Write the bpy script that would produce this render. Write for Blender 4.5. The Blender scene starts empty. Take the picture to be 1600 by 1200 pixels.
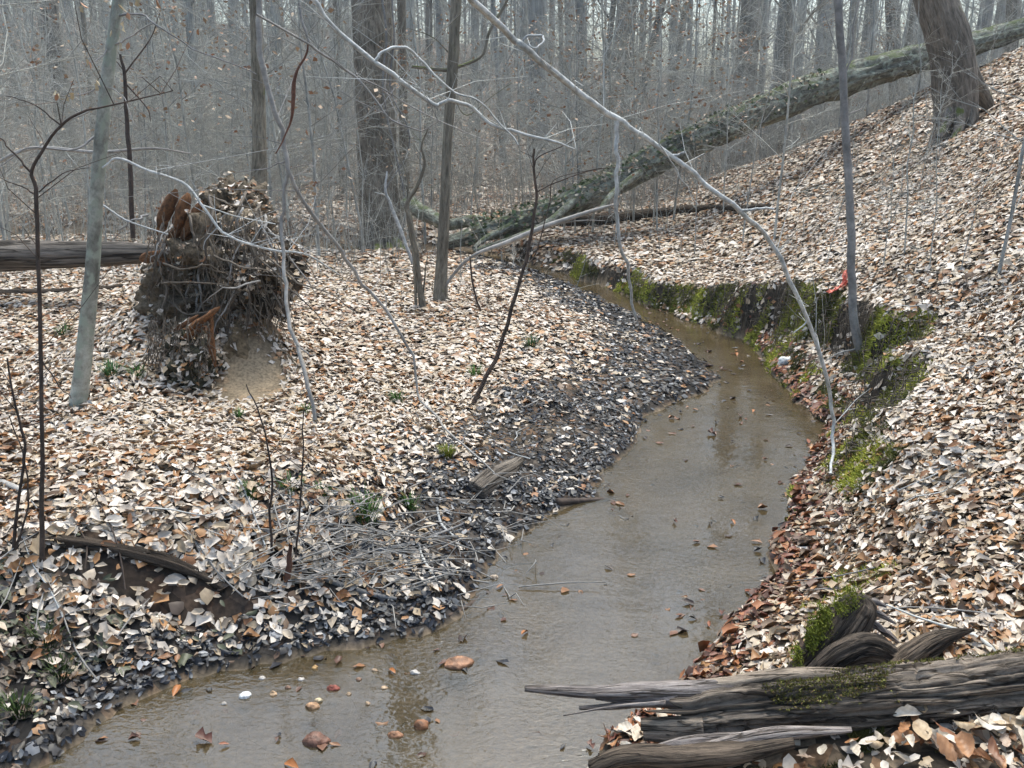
import bpy, math, random
import numpy as np
from mathutils import Vector, Matrix

random.seed(7)
rng = np.random.default_rng(11)
scene = bpy.context.scene
C = scene.collection

# ------------------------------------------------------------------ camera
PITCH = math.radians(16.0)
CAM = np.array([0.0, 0.0, 2.0])
FPX = 1500.0
cam_data = bpy.data.cameras.new('camera')
cam_data.sensor_width = 36.0
cam_data.lens = 36.0 * FPX / 1600.0
cam_data.clip_start = 0.05
cam_data.clip_end = 2000.0
cam = bpy.data.objects.new('camera', cam_data)
cam.location = CAM
cam.rotation_euler = (math.radians(90) - PITCH, 0, 0)
C.objects.link(cam)
scene.camera = cam

# ------------------------------------------------------------------ light
SUN_ELEV, SUN_AZ = math.radians(68), math.radians(20)   # azimuth clockwise from +Y
world = bpy.data.worlds.new('World')
scene.world = world
world.use_nodes = True
wn, wl = world.node_tree.nodes, world.node_tree.links
for n in list(wn): wn.remove(n)
sky = wn.new('ShaderNodeTexSky'); sky.sky_type = 'NISHITA'; sky.sun_disc = False
sky.sun_elevation = SUN_ELEV; sky.sun_rotation = SUN_AZ
sky.air_density = 1.0; sky.dust_density = 4.0; sky.ozone_density = 1.0
hs = wn.new('ShaderNodeHueSaturation'); hs.inputs['Saturation'].default_value = 0.95
bg = wn.new('ShaderNodeBackground'); bg.inputs['Strength'].default_value = 0.15
wo = wn.new('ShaderNodeOutputWorld')
wl.new(sky.outputs[0], hs.inputs['Color']); tn = wn.new('ShaderNodeMix'); tn.data_type = 'RGBA'; tn.blend_type = 'MULTIPLY'; tn.inputs[0].default_value = 1; tn.inputs[7].default_value = (.97,1.035,1.0,1)   # the green-blue cast of a thin overcast
wl.new(hs.outputs[0], tn.inputs[6]); wl.new(tn.outputs[2], bg.inputs['Color'])
wl.new(bg.outputs[0], wo.inputs['Surface'])
sun_data = bpy.data.lights.new('sun', 'SUN')
sun_data.energy = 1.3; sun_data.angle = math.radians(28); sun_data.color = (1.0, 1.0, 0.93)
sun = bpy.data.objects.new('sun', sun_data)
sd = Vector((math.sin(SUN_AZ) * math.cos(SUN_ELEV), math.cos(SUN_AZ) * math.cos(SUN_ELEV), math.sin(SUN_ELEV)))
sun.rotation_euler = sd.to_track_quat('Z', 'Y').to_euler()
sun.location = (0, 0, 30)
C.objects.link(sun)
vs = scene.view_settings
vs.view_transform = 'Standard'; vs.look = 'None'; vs.exposure = 1.05; vs.gamma = 1.0
vs.use_curve_mapping = False
HAZE = .0007
scene.cycles.max_bounces = 5
scene.cycles.diffuse_bounces = 3
scene.cycles.glossy_bounces = 3
scene.cycles.volume_bounces = 1
scene.cycles.transparent_max_bounces = 8
scene.cycles.caustics_reflective = False
scene.cycles.caustics_refractive = False

# ------------------------------------------------------------------ camera rays
RT = np.array([1.0, 0, 0]); FW = np.array([0, math.cos(PITCH), -math.sin(PITCH)])
UPV = np.array([0, math.sin(PITCH), math.cos(PITCH)])
def ray(px, py): return FW + RT * (px - 800) / FPX + UPV * (600 - py) / FPX
def PY(px, py, y):                       # point of the sight line at ground distance y
    d = ray(px, py); return CAM + d * (y / d[1])
def PZ(px, py, z=0.0):
    d = ray(px, py); return CAM + d * ((z - CAM[2]) / d[2])

# ------------------------------------------------------------------ noise
def _hash(ix, iy, iz, s):
    h = (ix * 374761393 + iy * 668265263 + iz * 2147483647 + s * 1274126177) & 0xFFFFFFFF
    h = ((h ^ (h >> 13)) * 1274126177) & 0xFFFFFFFF
    h = (h ^ (h >> 16)) & 0xFFFFFFFF
    return h / 4294967295.0
def vn(x, y, z=None, s=0):
    x = np.asarray(x, float); y = np.asarray(y, float)
    z = np.zeros_like(x) if z is None else np.asarray(z, float)
    fx, fy, fz = np.floor(x), np.floor(y), np.floor(z)
    ix, iy, iz = fx.astype(np.int64), fy.astype(np.int64), fz.astype(np.int64)
    u, v, w = x - fx, y - fy, z - fz
    u, v, w = u*u*(3-2*u), v*v*(3-2*v), w*w*(3-2*w)
    r = 0
    for a in (0, 1):
        for b in (0, 1):
            for c in (0, 1):
                r = r + _hash(ix+a, iy+b, iz+c, s) * (u if a else 1-u) * (v if b else 1-v) * (w if c else 1-w)
    return r * 2 - 1
def fbm(x, y, z=None, o=3, s=0):
    r, a, f = 0, 1.0, 1.0
    for i in range(o):
        r = r + a * vn(np.asarray(x)*f, np.asarray(y)*f, None if z is None else np.asarray(z)*f, s+i*17); a *= .5; f *= 2.03
    return r
def ss(a, b, x):
    t = np.clip((np.asarray(x, float) - a) / (b - a), 0, 1); return t*t*(3-2*t)

# ------------------------------------------------------------------ creek outline (at water level)
Lpx = [(80,1200),(180,1112),(300,1060),(440,1024),(560,1010),(650,985),(705,962),(745,925),(800,862),(870,815),(925,785),
       (935,745),(985,700),(1005,655),(1060,630),(1115,608),(1108,575),(1065,535),(1000,500),(930,462),(850,432),(790,413),(735,400)]
Rpx = [(940,1200),(1010,1120),(1110,1040),(1180,960),(1215,890),(1222,800),(1262,715),(1292,662),(1245,622),(1213,585),
       (1188,545),(1110,512),(1050,492),(1000,472),(930,443),(870,424),(800,405),(735,391)]
Lw = np.array([[-9,-3],[-4.2,.6],[-2.6,1.9]] + [list(PZ(*p)[:2]) for p in Lpx] + [[-2.2,13.4],[-5,14.6],[-9,15.2],[-22,17]])
Rw = np.array([[-6,-4],[-1.6,-.2],[-.35,1.3]] + [list(PZ(*p)[:2]) for p in Rpx] + [[-2.0,14.3],[-5,15.6],[-9,16.2],[-22,18]])
POLY = np.vstack([Lw, Rw[::-1]])
def dist_pl(x, y, pl):
    best = np.full(x.shape, 1e9)
    for i in range(len(pl)-1):
        a, b = pl[i], pl[i+1]; d = b - a; L = d @ d
        t = np.clip(((x-a[0])*d[0] + (y-a[1])*d[1]) / L, 0, 1)
        best = np.minimum(best, (x-a[0]-t*d[0])**2 + (y-a[1]-t*d[1])**2)
    return np.sqrt(best)
def inside(x, y):
    r = np.zeros(x.shape, bool); n = len(POLY); j = n-1
    for i in range(n):
        xi, yi = POLY[i]; xj, yj = POLY[j]
        c = (yi > y) != (yj > y)
        if yj != yi:
            r ^= c & (x < (xj-xi)*(y-yi)/(yj-yi)+xi)
        j = i
    return r
def creek(x, y):
    """wobbling signed data: in water?, distance to left edge, to right edge"""
    wx = x + .07*vn(x*3.1, y*3.1, s=3) + .03*vn(x*9, y*9, s=4)
    wy = y + .07*vn(x*3.1, y*3.1, s=5)
    return inside(wx, wy), dist_pl(wx, wy, Lw), dist_pl(wx, wy, Rw)
def Hfull(x, y):
    x = np.asarray(x, float); y = np.asarray(y, float)
    ins, dL, dR = creek(x, y)
    dm = np.minimum(dL, dR)
    bed = -np.minimum(.11, .16*dm) - .01 + .03*vn(x*2.2, y*2.2, s=9)*ss(.1,.5,dm)
    # left bank
    st = .75*ss(-.15, -1.0, x) * ss(5.0, 4.0, y)
    gen = .015 + .30*(1-np.exp(-dL/1.15)) + .02*np.minimum(dL, 7)
    stp = .03 + .46*ss(0, .75, dL) + .03*np.minimum(dL, 5)
    left = gen*(1-st) + stp*st
    left += .04*fbm(x*1.3, y*1.3, s=21)*ss(.05, .5, dL) + .015*vn(x*6, y*6, s=22)*ss(.02,.2,dL)
    # mound at the foot of the root plate
    left += .40*np.exp(-((x+2.35)/.55)**2 - ((y-6.5)/.75)**2) + .25*np.exp(-((x+1.75)/.25)**2 - ((y-6.15)/.25)**2)
    left -= .04*np.exp(-((x+1.32)/.26)**2 - ((y-3.30)/.05)**2)
    # right bank
    T = np.interp(y, [0,2.2,2.8,3.6,5,6,9,11,13,20], [.42,.34,.36,.44,.50,.50,.34,.24,.20,.26])
    T = T*(.82+.30*vn(y*1.7+1, x*.6, s=35)*ss(4,5,y))
    W = np.interp(y, [0,2,3.6,4.4,5.3,6.2,8.3,9.5,12], [.9,.9,.85,.75,.50,.46,.26,.12,.12])
    D0 = np.interp(y, [0,4.2,4.9,6,7.6,8.8], [0,0,.30,.30,.16,.0])
    lipn = .10*fbm(x*2.1+3, y*2.1, s=31)
    dd = dR + lipn*ss(4.2,5,y)
    right = .02 + .09*ss(0, .22, dR)*ss(3.8,5,y) + T*ss(D0, np.maximum(W + .28*np.maximum(vn(y*2.3, x*.5, s=36),0), D0+.1), dd)
    right += .03*fbm(x*1.5, y*1.5, s=33)*ss(.1,.6,dR) + .012*vn(x*7, y*7, s=34)
    x0 = np.interp(y, [0,3,5,8,15], [1.9,1.9,2.2,2.35,2.4])
    u = x - x0
    hill = .5*np.log1p(np.exp(np.clip(u*4, -30, 30)))/4
    hill = np.where(hill > 3.2, 3.2 + (hill-3.2)*.35, hill)
    hill = hill + .10*fbm(x*.7, y*.7, s=41)*ss(.3, 2, u)
    crest = 14.6 - .10*np.maximum(x-5, 0)
    hill *= 1 - .94*ss(0, 7.0, y-crest)
    right += hill*ss(0,.3,dR)
    right += .05*fbm(x*.5, y*.5, s=43)
    z = np.where(ins, bed, np.where(dL < dR, left, right))
    far = np.maximum(y-21, 0); far = np.minimum(far, 60)
    k = np.interp(x/np.maximum(y, 1), [-.5,-.12,.1,.28,.6], [.150,.125,.085,.030,.03])
    z = z + far*k*ss(0, 8, far) + .12*fbm(x*.25, y*.25, s=51)*ss(15,22,y)
    return z

# ------------------------------------------------------------------ ground grid
def axis_pts(a0, a1, step, out_lo, out_hi, grow):
    mid = list(np.arange(a0, a1+1e-6, step)); s = step
    lo = []; p = a0; s = step
    while p > out_lo: s *= grow; p -= s; lo.append(p)
    hi = []; p = a1; s = step
    while p < out_hi: s *= grow; p += s; hi.append(p)
    return np.array(lo[::-1] + mid + hi)
gx = axis_pts(-3.6, 3.6, .045, -140, 140, 1.075)
gy = axis_pts(1.4, 10.6, .045, -25, 220, 1.04)
GX, GY = np.meshgrid(gx, gy)
GZ = Hfull(GX.ravel(), GY.ravel()).reshape(GX.shape)
def H(x, y):
    x = np.asarray(x, float); y = np.asarray(y, float)
    i = np.clip(np.searchsorted(gx, x)-1, 0, len(gx)-2); j = np.clip(np.searchsorted(gy, y)-1, 0, len(gy)-2)
    u = np.clip((x-gx[i])/(gx[i+1]-gx[i]), 0, 1); v = np.clip((y-gy[j])/(gy[j+1]-gy[j]), 0, 1)
    return (GZ[j,i]*(1-u)*(1-v) + GZ[j,i+1]*u*(1-v) + GZ[j+1,i]*(1-u)*v + GZ[j+1,i+1]*u*v)
def Nrm(x, y, e=.03):
    gxx = (H(x+e, y)-H(x-e, y))/(2*e); gyy = (H(x, y+e)-H(x, y-e))/(2*e)
    n = np.stack([-gxx, -gyy, np.ones_like(gxx)], -1)
    return n/np.linalg.norm(n, axis=-1, keepdims=True)
def G(px, py, lift=0.0):                 # where the sight line meets the ground
    d = ray(px, py); t = np.geomspace(1.2, 160, 3000)
    p = CAM[None] + d[None]*t[:,None]
    k = np.argmax(p[:,2] < H(p[:,0], p[:,1]) + lift)
    if k == 0: k = len(t)-1
    return p[k]

# ------------------------------------------------------------------ mesh building
def mk_mesh(name, V, faces, attrs=None, smooth=True):
    V = np.asarray(V, np.float32)
    me = bpy.data.meshes.new(name)
    me.vertices.add(len(V)); me.vertices.foreach_set('co', V.ravel())
    faces = [np.asarray(f, np.int32) for f in faces if len(f)]
    idx = np.concatenate([f.ravel() for f in faces]) if faces else np.zeros(0, np.int32)
    tot = np.concatenate([np.full(len(f), f.shape[1], np.int32) for f in faces])
    st = np.concatenate([[0], np.cumsum(tot)[:-1]]).astype(np.int32)
    me.loops.add(len(idx)); me.loops.foreach_set('vertex_index', idx)
    me.polygons.add(len(tot)); me.polygons.foreach_set('loop_start', st)
    me.polygons.foreach_set('loop_total', tot)
    me.polygons.foreach_set('use_smooth', np.full(len(tot), smooth))
    for k, a in (attrs or {}).items():
        a = np.asarray(a, np.float32)
        if a.shape[1] == 3:
            at = me.attributes.new(k, 'FLOAT_VECTOR', 'POINT'); at.data.foreach_set('vector', a.ravel())
        else:
            at = me.attributes.new(k, 'FLOAT_COLOR', 'POINT'); at.data.foreach_set('color', a.ravel())
    me.update(calc_edges=True)
    return me
class MB:
    def __init__(s): s.V = []; s.F = {}; s.n = 0; s.A = {}
    def add(s, V, faces, **at):
        V = np.asarray(V, float); s.V.append(V)
        for f in faces:
            f = np.asarray(f, np.int64)
            if len(f): s.F.setdefault(f.shape[1], []).append(f + s.n)
        for k, a in at.items(): s.A.setdefault(k, []).append(a)
        s.n += len(V); return s
    def mesh(s, name, smooth=True):
        return mk_mesh(name, np.concatenate(s.V), [np.concatenate(f) for f in s.F.values()],
                       {k: np.concatenate(a) for k, a in s.A.items()}, smooth)
def link(name, me, mat, parent=None, loc=None):
    if me.materials:
        pass
    else:
        me.materials.append(mat)
    o = bpy.data.objects.new(name, me); C.objects.link(o)
    if parent is not None: o.parent = parent
    if loc is not None: o.location = loc
    return o
def tag(o, label=None, cat=None, group=None, kind=None):
    if label: o['label'] = label
    if cat: o['category'] = cat
    if group: o['group'] = group
    if kind: o['kind'] = kind
    return o
def thing(name, label, cat, loc, group=None):
    o = bpy.data.objects.new(name, None); o.location = Vector(loc); o.empty_display_size = .1
    C.objects.link(o); return tag(o, label, cat, group)
def part(name, mb, mat, parent, smooth=True):      # mesh given in world space, made local to its thing
    loc = np.array(parent.location) if parent else np.zeros(3)
    if parent is not None and parent.parent is not None: loc = loc + np.array(parent.parent.location)
    for V in mb.V: V -= loc
    return link(name, mb.mesh(name, smooth), mat, parent)
def solo(name, mb, mat, label, cat, base, group=None, smooth=True):
    for V in mb.V: V -= np.asarray(base)
    o = link(name, mb.mesh(name, smooth), mat); o.location = Vector(base)
    return tag(o, label, cat, group)

def norm(a): return a/np.maximum(np.linalg.norm(a, axis=-1, keepdims=True), 1e-9)
def tubes(P, R, sides=6, cap=False, mb=None, disp=None):
    """P (k,n,3), R (k,n)"""
    P = np.asarray(P, float); R = np.asarray(R, float); k, n, _ = P.shape
    T = np.empty_like(P); T[:,1:-1] = P[:,2:]-P[:,:-2]; T[:,0] = P[:,1]-P[:,0]; T[:,-1] = P[:,-1]-P[:,-2]; T = norm(T)
    D = norm(P[:,-1]-P[:,0]); ref = np.zeros((k,3)); ref[np.arange(k), np.argmin(np.abs(D), 1)] = 1
    U = norm(np.cross(T, ref[:,None,:])); W = np.cross(T, U)
    th = np.arange(sides)/sides*2*np.pi
    c, s_ = np.cos(th), np.sin(th)
    seg = np.concatenate([np.zeros((k,1)), np.cumsum(np.linalg.norm(np.diff(P, axis=1), axis=2), 1)], 1)
    off = rng.random((k,1))*50
    Rr = np.broadcast_to(R[:,:,None], (k,n,sides))
    r0 = R.max(1)[:,None,None]
    gr = np.stack([np.broadcast_to(c*r0, (k,n,sides)), np.broadcast_to(s_*r0, (k,n,sides)),
                   np.broadcast_to((seg+off)[:,:,None], (k,n,sides))], -1)
    if disp is not None: Rr = Rr*(1+disp(c[None,None,:], s_[None,None,:], seg[:,:,None], Rr))
    V = P[:,:,None,:] + Rr[...,None]*(c[None,None,:,None]*U[:,:,None,:] + s_[None,None,:,None]*W[:,:,None,:])
    base = (np.arange(k)*n*sides)[:,None,None]; i = (np.arange(n-1)*sides)[None,:,None]; j = np.arange(sides)[None,None,:]
    j2 = (j+1) % sides
    F = np.stack([base+i+j, base+i+j2, base+i+sides+j2, base+i+sides+j], -1).reshape(-1, 4)
    V = V.reshape(-1,3); gr = gr.reshape(-1,3); tri = np.zeros((0,3), int)
    if cap:
        ce = []; tr = []
        for q in range(k):
            b = q*n*sides
            for e, (ctr, b2) in enumerate(((P[q,0], b), (P[q,-1], b+(n-1)*sides))):
                ci = len(V)+len(ce); ce.append(ctr)
                for jj in range(sides):
                    a, bb = b2+jj, b2+(jj+1)%sides
                    tr.append((ci, bb, a) if e == 0 else (ci, a, bb))
        V = np.vstack([V, np.array(ce)]); gr = np.vstack([gr, np.array(ce)*0+gr[0]]); tri = np.array(tr)
    mb = mb or MB()
    mb.add(V, [F, tri], grain=gr)
    return mb
def smooth_path(pts, n):
    pts = np.asarray(pts, float)
    if len(pts) == 2: return pts[0] + (pts[1]-pts[0])*np.linspace(0,1,n)[:,None]
    p = np.vstack([2*pts[0]-pts[1], pts, 2*pts[-1]-pts[-2]]); m = len(pts)-1
    t = np.linspace(0, m-1e-6, n); i = t.astype(int); u = (t-i)[:,None]
    a, b, c, d = p[i], p[i+1], p[i+2], p[i+3]
    return .5*((2*b)+(-a+c)*u+(2*a-5*b+4*c-d)*u*u+(-a+3*b-3*c+d)*u**3)
def bark_disp(amp, fr=5., st=2., seed=0):
    return lambda c, s_, z, r: amp*fbm(c*fr*.6+z*0, s_*fr*.6+z*0, z*st+0*c, o=3, s=seed)
def limb(pts, rad, n=None, sides=8, amp=.0, fr=5., st=2., wob=0., cap=False, mb=None, seed=0, flare=None):
    n = n or max(6, len(pts)*4)
    P = smooth_path(pts, n); R = np.interp(np.linspace(0,1,n), np.linspace(0,1,len(rad)), rad)
    if wob:
        t = np.linspace(0,1,n)*len(pts)
        P = P + wob*np.stack([vn(t*2.3, t*0+seed, s=1), vn(t*2.3, t*0+seed, s=2), .5*vn(t*2.3, t*0+seed, s=3)], 1)*np.minimum(1, np.arange(n)/2.)[:,None]
    d = bark_disp(amp, fr, st, seed) if amp else None
    if flare:
        d0 = d
        d = lambda c, s_, z, r: (d0(c,s_,z,r) if d0 else 0) + flare(np.arctan2(s_, c), z)
    return tubes(P[None], R[None], sides, cap, mb, d)

# ------------------------------------------------------------------ materials
def new_mat(name):
    m = bpy.data.materials.new(name); m.use_nodes = True
    nt = m.node_tree; b = nt.nodes['Principled BSDF']; return m, nt, b
def nd(nt, t, **kw):
    n = nt.nodes.new(t)
    for k, v in kw.items():
        if k in n.inputs.keys(): n.inputs[k].default_value = v
        else: setattr(n, k, v)
    return n
def ramp(nt, stops, interp='LINEAR'):
    r = nt.nodes.new('ShaderNodeValToRGB'); e = r.color_ramp.elements; r.color_ramp.interpolation = interp
    e[0].position, e[0].color = stops[0][0], (*stops[0][1], 1)
    e[1].position, e[1].color = stops[-1][0], (*stops[-1][1], 1)
    for p, c in stops[1:-1]:
        x = e.new(p); x.color = (*c, 1)
    return r
def mixc(nt, f, a, b, mode='MIX'):
    m = nt.nodes.new('ShaderNodeMix'); m.data_type = 'RGBA'; m.blend_type = mode
    L = nt.links
    for sock, v in ((m.inputs[0], f), (m.inputs[6], a), (m.inputs[7], b)):
        if hasattr(v, 'links') or hasattr(v, 'is_output'): L.new(v, sock)
        elif isinstance(v, (int, float)): sock.default_value = v
        else: sock.default_value = (*v, 1)
    return m.outputs[2]
def bark(name, dark, light, xy=28., z=5., moss=0., mosscol=(.10,.12,.03), bumpd=.012, rough=.85, lichen=0., var=.25, cracks=False):
    m, nt, b = new_mat(name); L = nt.links
    at = nd(nt, 'ShaderNodeAttribute', attribute_name='grain')
    mp = nd(nt, 'ShaderNodeMapping'); mp.inputs['Scale'].default_value = (xy, xy, z); L.new(at.outputs['Vector'], mp.inputs[0])
    n1 = nd(nt, 'ShaderNodeTexNoise', Scale=1.0, Detail=8.0, Roughness=.74, Distortion=.25); L.new(mp.outputs[0], n1.inputs['Vector'])
    r = ramp(nt, [(.34, dark), (.50, tuple((a+b_)/2 for a, b_ in zip(dark, light))), (.66, light)]); L.new(n1.outputs[0], r.inputs[0])
    col = r.outputs[0]
    n2 = nd(nt, 'ShaderNodeTexNoise', Scale=1.7, Detail=3.0); L.new(at.outputs['Vector'], n2.inputs['Vector'])
    r2 = ramp(nt, [(.35, (1-var,)*3), (.65, (1+var,)*3)]); L.new(n2.outputs[0], r2.inputs[0])
    col = mixc(nt, 1.0, col, r2.outputs[0], 'MULTIPLY')
    hgt = n1.outputs[0]
    if cracks:
        mq = nd(nt, 'ShaderNodeMapping'); mq.inputs['Scale'].default_value = (xy*.55, xy*.55, z*.35); L.new(at.outputs['Vector'], mq.inputs[0])
        nq = nd(nt, 'ShaderNodeTexNoise', Scale=1.0, Detail=4.0, Distortion=.5); L.new(mq.outputs[0], nq.inputs['Vector'])
        rq = ramp(nt, [(.44,(1,1,1)), (.485,(.22,.2,.18)), (.50,(.16,.14,.12)), (.515,(1,1,1))]); L.new(nq.outputs[0], rq.inputs[0])
        vq = nd(nt, 'ShaderNodeTexVoronoi', Scale=38.); vq.feature = 'DISTANCE_TO_EDGE'; L.new(at.outputs['Vector'], vq.inputs['Vector'])
        rv = ramp(nt, [(.0,(.45,.42,.4)), (.05,(1,1,1))]); L.new(vq.outputs[0], rv.inputs[0])
        col = mixc(nt, 1.0, col, rq.outputs[0], 'MULTIPLY'); col = mixc(nt, .15, col, rv.outputs[0], 'MULTIPLY')
        hgt = mixc(nt, .2, mixc(nt, 1.0, n1.outputs[0], rq.outputs[0], 'MULTIPLY'), rv.outputs[0], 'MULTIPLY')
    oi = nd(nt, 'ShaderNodeObjectInfo'); r3 = ramp(nt, [(0, (.8,.8,.82)), (1, (1.2,1.16,1.1))]); L.new(oi.outputs['Random'], r3.inputs[0])
    col = mixc(nt, 1.0, col, r3.outputs[0], 'MULTIPLY')
    if lichen:
        n4 = nd(nt, 'ShaderNodeTexNoise', Scale=14., Detail=4.); L.new(at.outputs['Vector'], n4.inputs['Vector'])
        r4 = ramp(nt, [(.60-.2*lichen, (0,0,0)), (.66-.1*lichen, (1,1,1))]); L.new(n4.outputs[0], r4.inputs[0])
        col = mixc(nt, r4.outputs[0], col, (.30,.33,.27))
    if moss:
        ge = nd(nt, 'ShaderNodeNewGeometry'); sx = nd(nt, 'ShaderNodeSeparateXYZ'); L.new(ge.outputs['Normal'], sx.inputs[0])
        n5 = nd(nt, 'ShaderNodeTexNoise', Scale=5., Detail=5.); L.new(at.outputs['Vector'], n5.inputs['Vector'])
        ad = nd(nt, 'ShaderNodeMath', operation='MULTIPLY_ADD'); L.new(sx.outputs[2], ad.inputs[0]); ad.inputs[1].default_value = .35; L.new(n5.outputs[0], ad.inputs[2])
        r5 = ramp(nt, [(.80-.3*moss, (0,0,0)), (.90-.3*moss, (1,1,1))]); L.new(ad.outputs[0], r5.inputs[0])
        col = mixc(nt, r5.outputs[0], col, mosscol)
    L.new(col, b.inputs['Base Color']); b.inputs['Roughness'].default_value = rough
    b.inputs['Specular IOR Level'].default_value = .3
    bp = nd(nt, 'ShaderNodeBump', Strength=.9, Distance=bumpd); L.new(hgt, bp.inputs['Height'])
    L.new(bp.outputs[0], b.inputs['Normal'])
    return m
M = {}
M['oak'] = bark('oak_bark', (.085,.075,.062), (.33,.30,.255), 26, 7, bumpd=.035)
M['oak_moss'] = bark('mossy_oak_bark', (.08,.074,.06), (.29,.27,.225), 26, 7, moss=.5, bumpd=.03)
M['lean'] = bark('leaning_bark', (.075,.066,.056), (.30,.265,.225), 24, 6, moss=.30, bumpd=.03)
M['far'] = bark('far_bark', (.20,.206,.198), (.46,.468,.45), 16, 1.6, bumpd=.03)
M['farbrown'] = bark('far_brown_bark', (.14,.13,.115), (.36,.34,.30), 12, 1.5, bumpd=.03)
M['beech'] = bark('beech_bark', (.17,.175,.15), (.42,.43,.38), 16, 20, bumpd=.005, lichen=.5, rough=.75, var=.4)
M['pale'] = bark('pale_twig_bark', (.25,.26,.26), (.66,.68,.68), 34, 26, bumpd=.004, rough=.8)
M['grey'] = bark('grey_twig_bark', (.17,.165,.16), (.36,.35,.34), 10, 14, bumpd=.003)
M['dark'] = bark('dark_twig_bark', (.035,.028,.024), (.12,.09,.075), 12, 16, bumpd=.003)
M['red'] = bark('reddish_bark', (.07,.035,.025), (.20,.10,.07), 12, 16, bumpd=.003)
M['brush'] = bark('brush_bark', (.21,.215,.20), (.52,.53,.50), 12, 6, bumpd=.001)
M['log'] = bark('fallen_log_bark', (.045,.048,.040), (.33,.335,.28), 34, 9, moss=.14, mosscol=(.10,.12,.06), bumpd=.035, lichen=.45)
M['oldlog'] = bark('old_log_bark', (.05,.042,.036), (.25,.22,.19), 30, 2.5, bumpd=.02, cracks=True)
M['darklog'] = bark('dark_log_bark', (.020,.015,.012), (.125,.095,.07), 30, 3, bumpd=.02, cracks=True)
M['rotlog'] = bark('rotting_wood', (.028,.021,.016), (.36,.30,.245), 70, 9., mosscol=(.105,.10,.03), bumpd=.012, rough=.75, var=.35, cracks=True)
M['rotwood'] = bark('dark_rotting_wood', (.020,.015,.011), (.24,.185,.14), 70, 8., bumpd=.018, rough=.7, var=.35, cracks=True)
M['splinter'] = bark('weathered_splinter_wood', (.06,.048,.044), (.46,.41,.39), 90, 9, bumpd=.010, rough=.7, cracks=True)
M['orangewood'] = bark('crumbling_orange_wood', (.05,.026,.014), (.27,.125,.055), 35, 35, bumpd=.02)
M['root'] = bark('root_bark', (.05,.042,.035), (.20,.17,.14), 40, 20, bumpd=.003)

def attr_mat(name, attr, rough, spec=.4, nscale=60., namt=.25, bump=0., transl=0.):
    m, nt, b = new_mat(name); L = nt.links
    at = nd(nt, 'ShaderNodeAttribute', attribute_name=attr)
    g = nd(nt, 'ShaderNodeTexCoord'); n = nd(nt, 'ShaderNodeTexNoise', Scale=nscale, Detail=3.); L.new(g.outputs['Object'], n.inputs['Vector'])
    r = ramp(nt, [(.3, (1-namt,)*3), (.7, (1+namt,)*3)]); L.new(n.outputs[0], r.inputs[0])
    col = mixc(nt, 1., at.outputs['Color'], r.outputs[0], 'MULTIPLY')
    L.new(col, b.inputs['Base Color']); b.inputs['Roughness'].default_value = rough
    b.inputs['Specular IOR Level'].default_value = spec
    if bump:
        bp = nd(nt, 'ShaderNodeBump', Strength=.8, Distance=bump); L.new(n.outputs[0], bp.inputs['Height']); L.new(bp.outputs[0], b.inputs['Normal'])
    return m
M['leaf'] = attr_mat('dry_leaf', 'leaf_colour', .50, .45, 55., .16)
M['wetleaf'] = attr_mat('wet_leaf', 'leaf_colour', .42, .32, 55., .2)
M['moss'] = attr_mat('moss', 'leaf_colour', .9, .2, 30., .3)
M['soil'] = attr_mat('soil', 'tint', .95, .2, 45., .5, bump=.012)
M['stone'] = attr_mat('stone', 'tint', .55, .4, 40., .5, bump=.012)

# single leaves: colour by object
m, nt, b = new_mat('single_dry_leaf'); L = nt.links
oi = nd(nt, 'ShaderNodeObjectInfo')
r = ramp(nt, [(0,(.58,.52,.44)),(.3,(.50,.43,.34)),(.5,(.40,.30,.19)),(.68,(.33,.16,.07)),(.82,(.20,.085,.04)),(.93,(.45,.33,.25))], 'CONSTANT'); L.new(oi.outputs['Random'], r.inputs[0])
tc = nd(nt, 'ShaderNodeTexCoord'); n = nd(nt, 'ShaderNodeTexNoise', Scale=3.5, Detail=5.); L.new(tc.outputs['Object'], n.inputs['Vector'])
r2 = ramp(nt, [(.35,(.72,.68,.64)),(.65,(1.15,1.15,1.15))]); L.new(n.outputs[0], r2.inputs[0])
wv = nd(nt, 'ShaderNodeTexWave', Scale=2.6, Distortion=.6); wv.bands_direction = 'DIAGONAL'; L.new(tc.outputs['Object'], wv.inputs['Vector'])
L.new(mixc(nt, 1., r.outputs[0], r2.outputs[0], 'MULTIPLY'), b.inputs['Base Color'])
bp = nd(nt, 'ShaderNodeBump', Strength=.12, Distance=.02); L.new(wv.outputs[0], bp.inputs['Height']); L.new(bp.outputs[0], b.inputs['Normal'])
b.inputs['Roughness'].default_value = .5; M['oneleaf'] = m

# ground
m, nt, b = new_mat('forest_floor'); L = nt.links
tc = nd(nt, 'ShaderNodeTexCoord'); at = nd(nt, 'ShaderNodeAttribute', attribute_name='tint')
vo = nd(nt, 'ShaderNodeTexVoronoi', Scale=17.); L.new(tc.outputs['Object'], vo.inputs['Vector'])
sp = nd(nt, 'ShaderNodeSeparateColor'); L.new(vo.outputs['Color'], sp.inputs[0])
r = ramp(nt, [(0,(.35,.35,.35)),(.35,(.75,.7,.66)),(.62,(1.25,.95,.75)),(.8,(1.7,1.6,1.5))], 'CONSTANT'); L.new(sp.outputs[0], r.inputs[0])
n = nd(nt, 'ShaderNodeTexNoise', Scale=60., Detail=4.); L.new(tc.outputs['Object'], n.inputs['Vector'])
r2 = ramp(nt, [(.3,(.6,.6,.6)),(.7,(1.35,1.35,1.35))]); L.new(n.outputs[0], r2.inputs[0])
pat = mixc(nt, at.outputs['Alpha'], (1,1,1), r.outputs[0])
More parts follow.
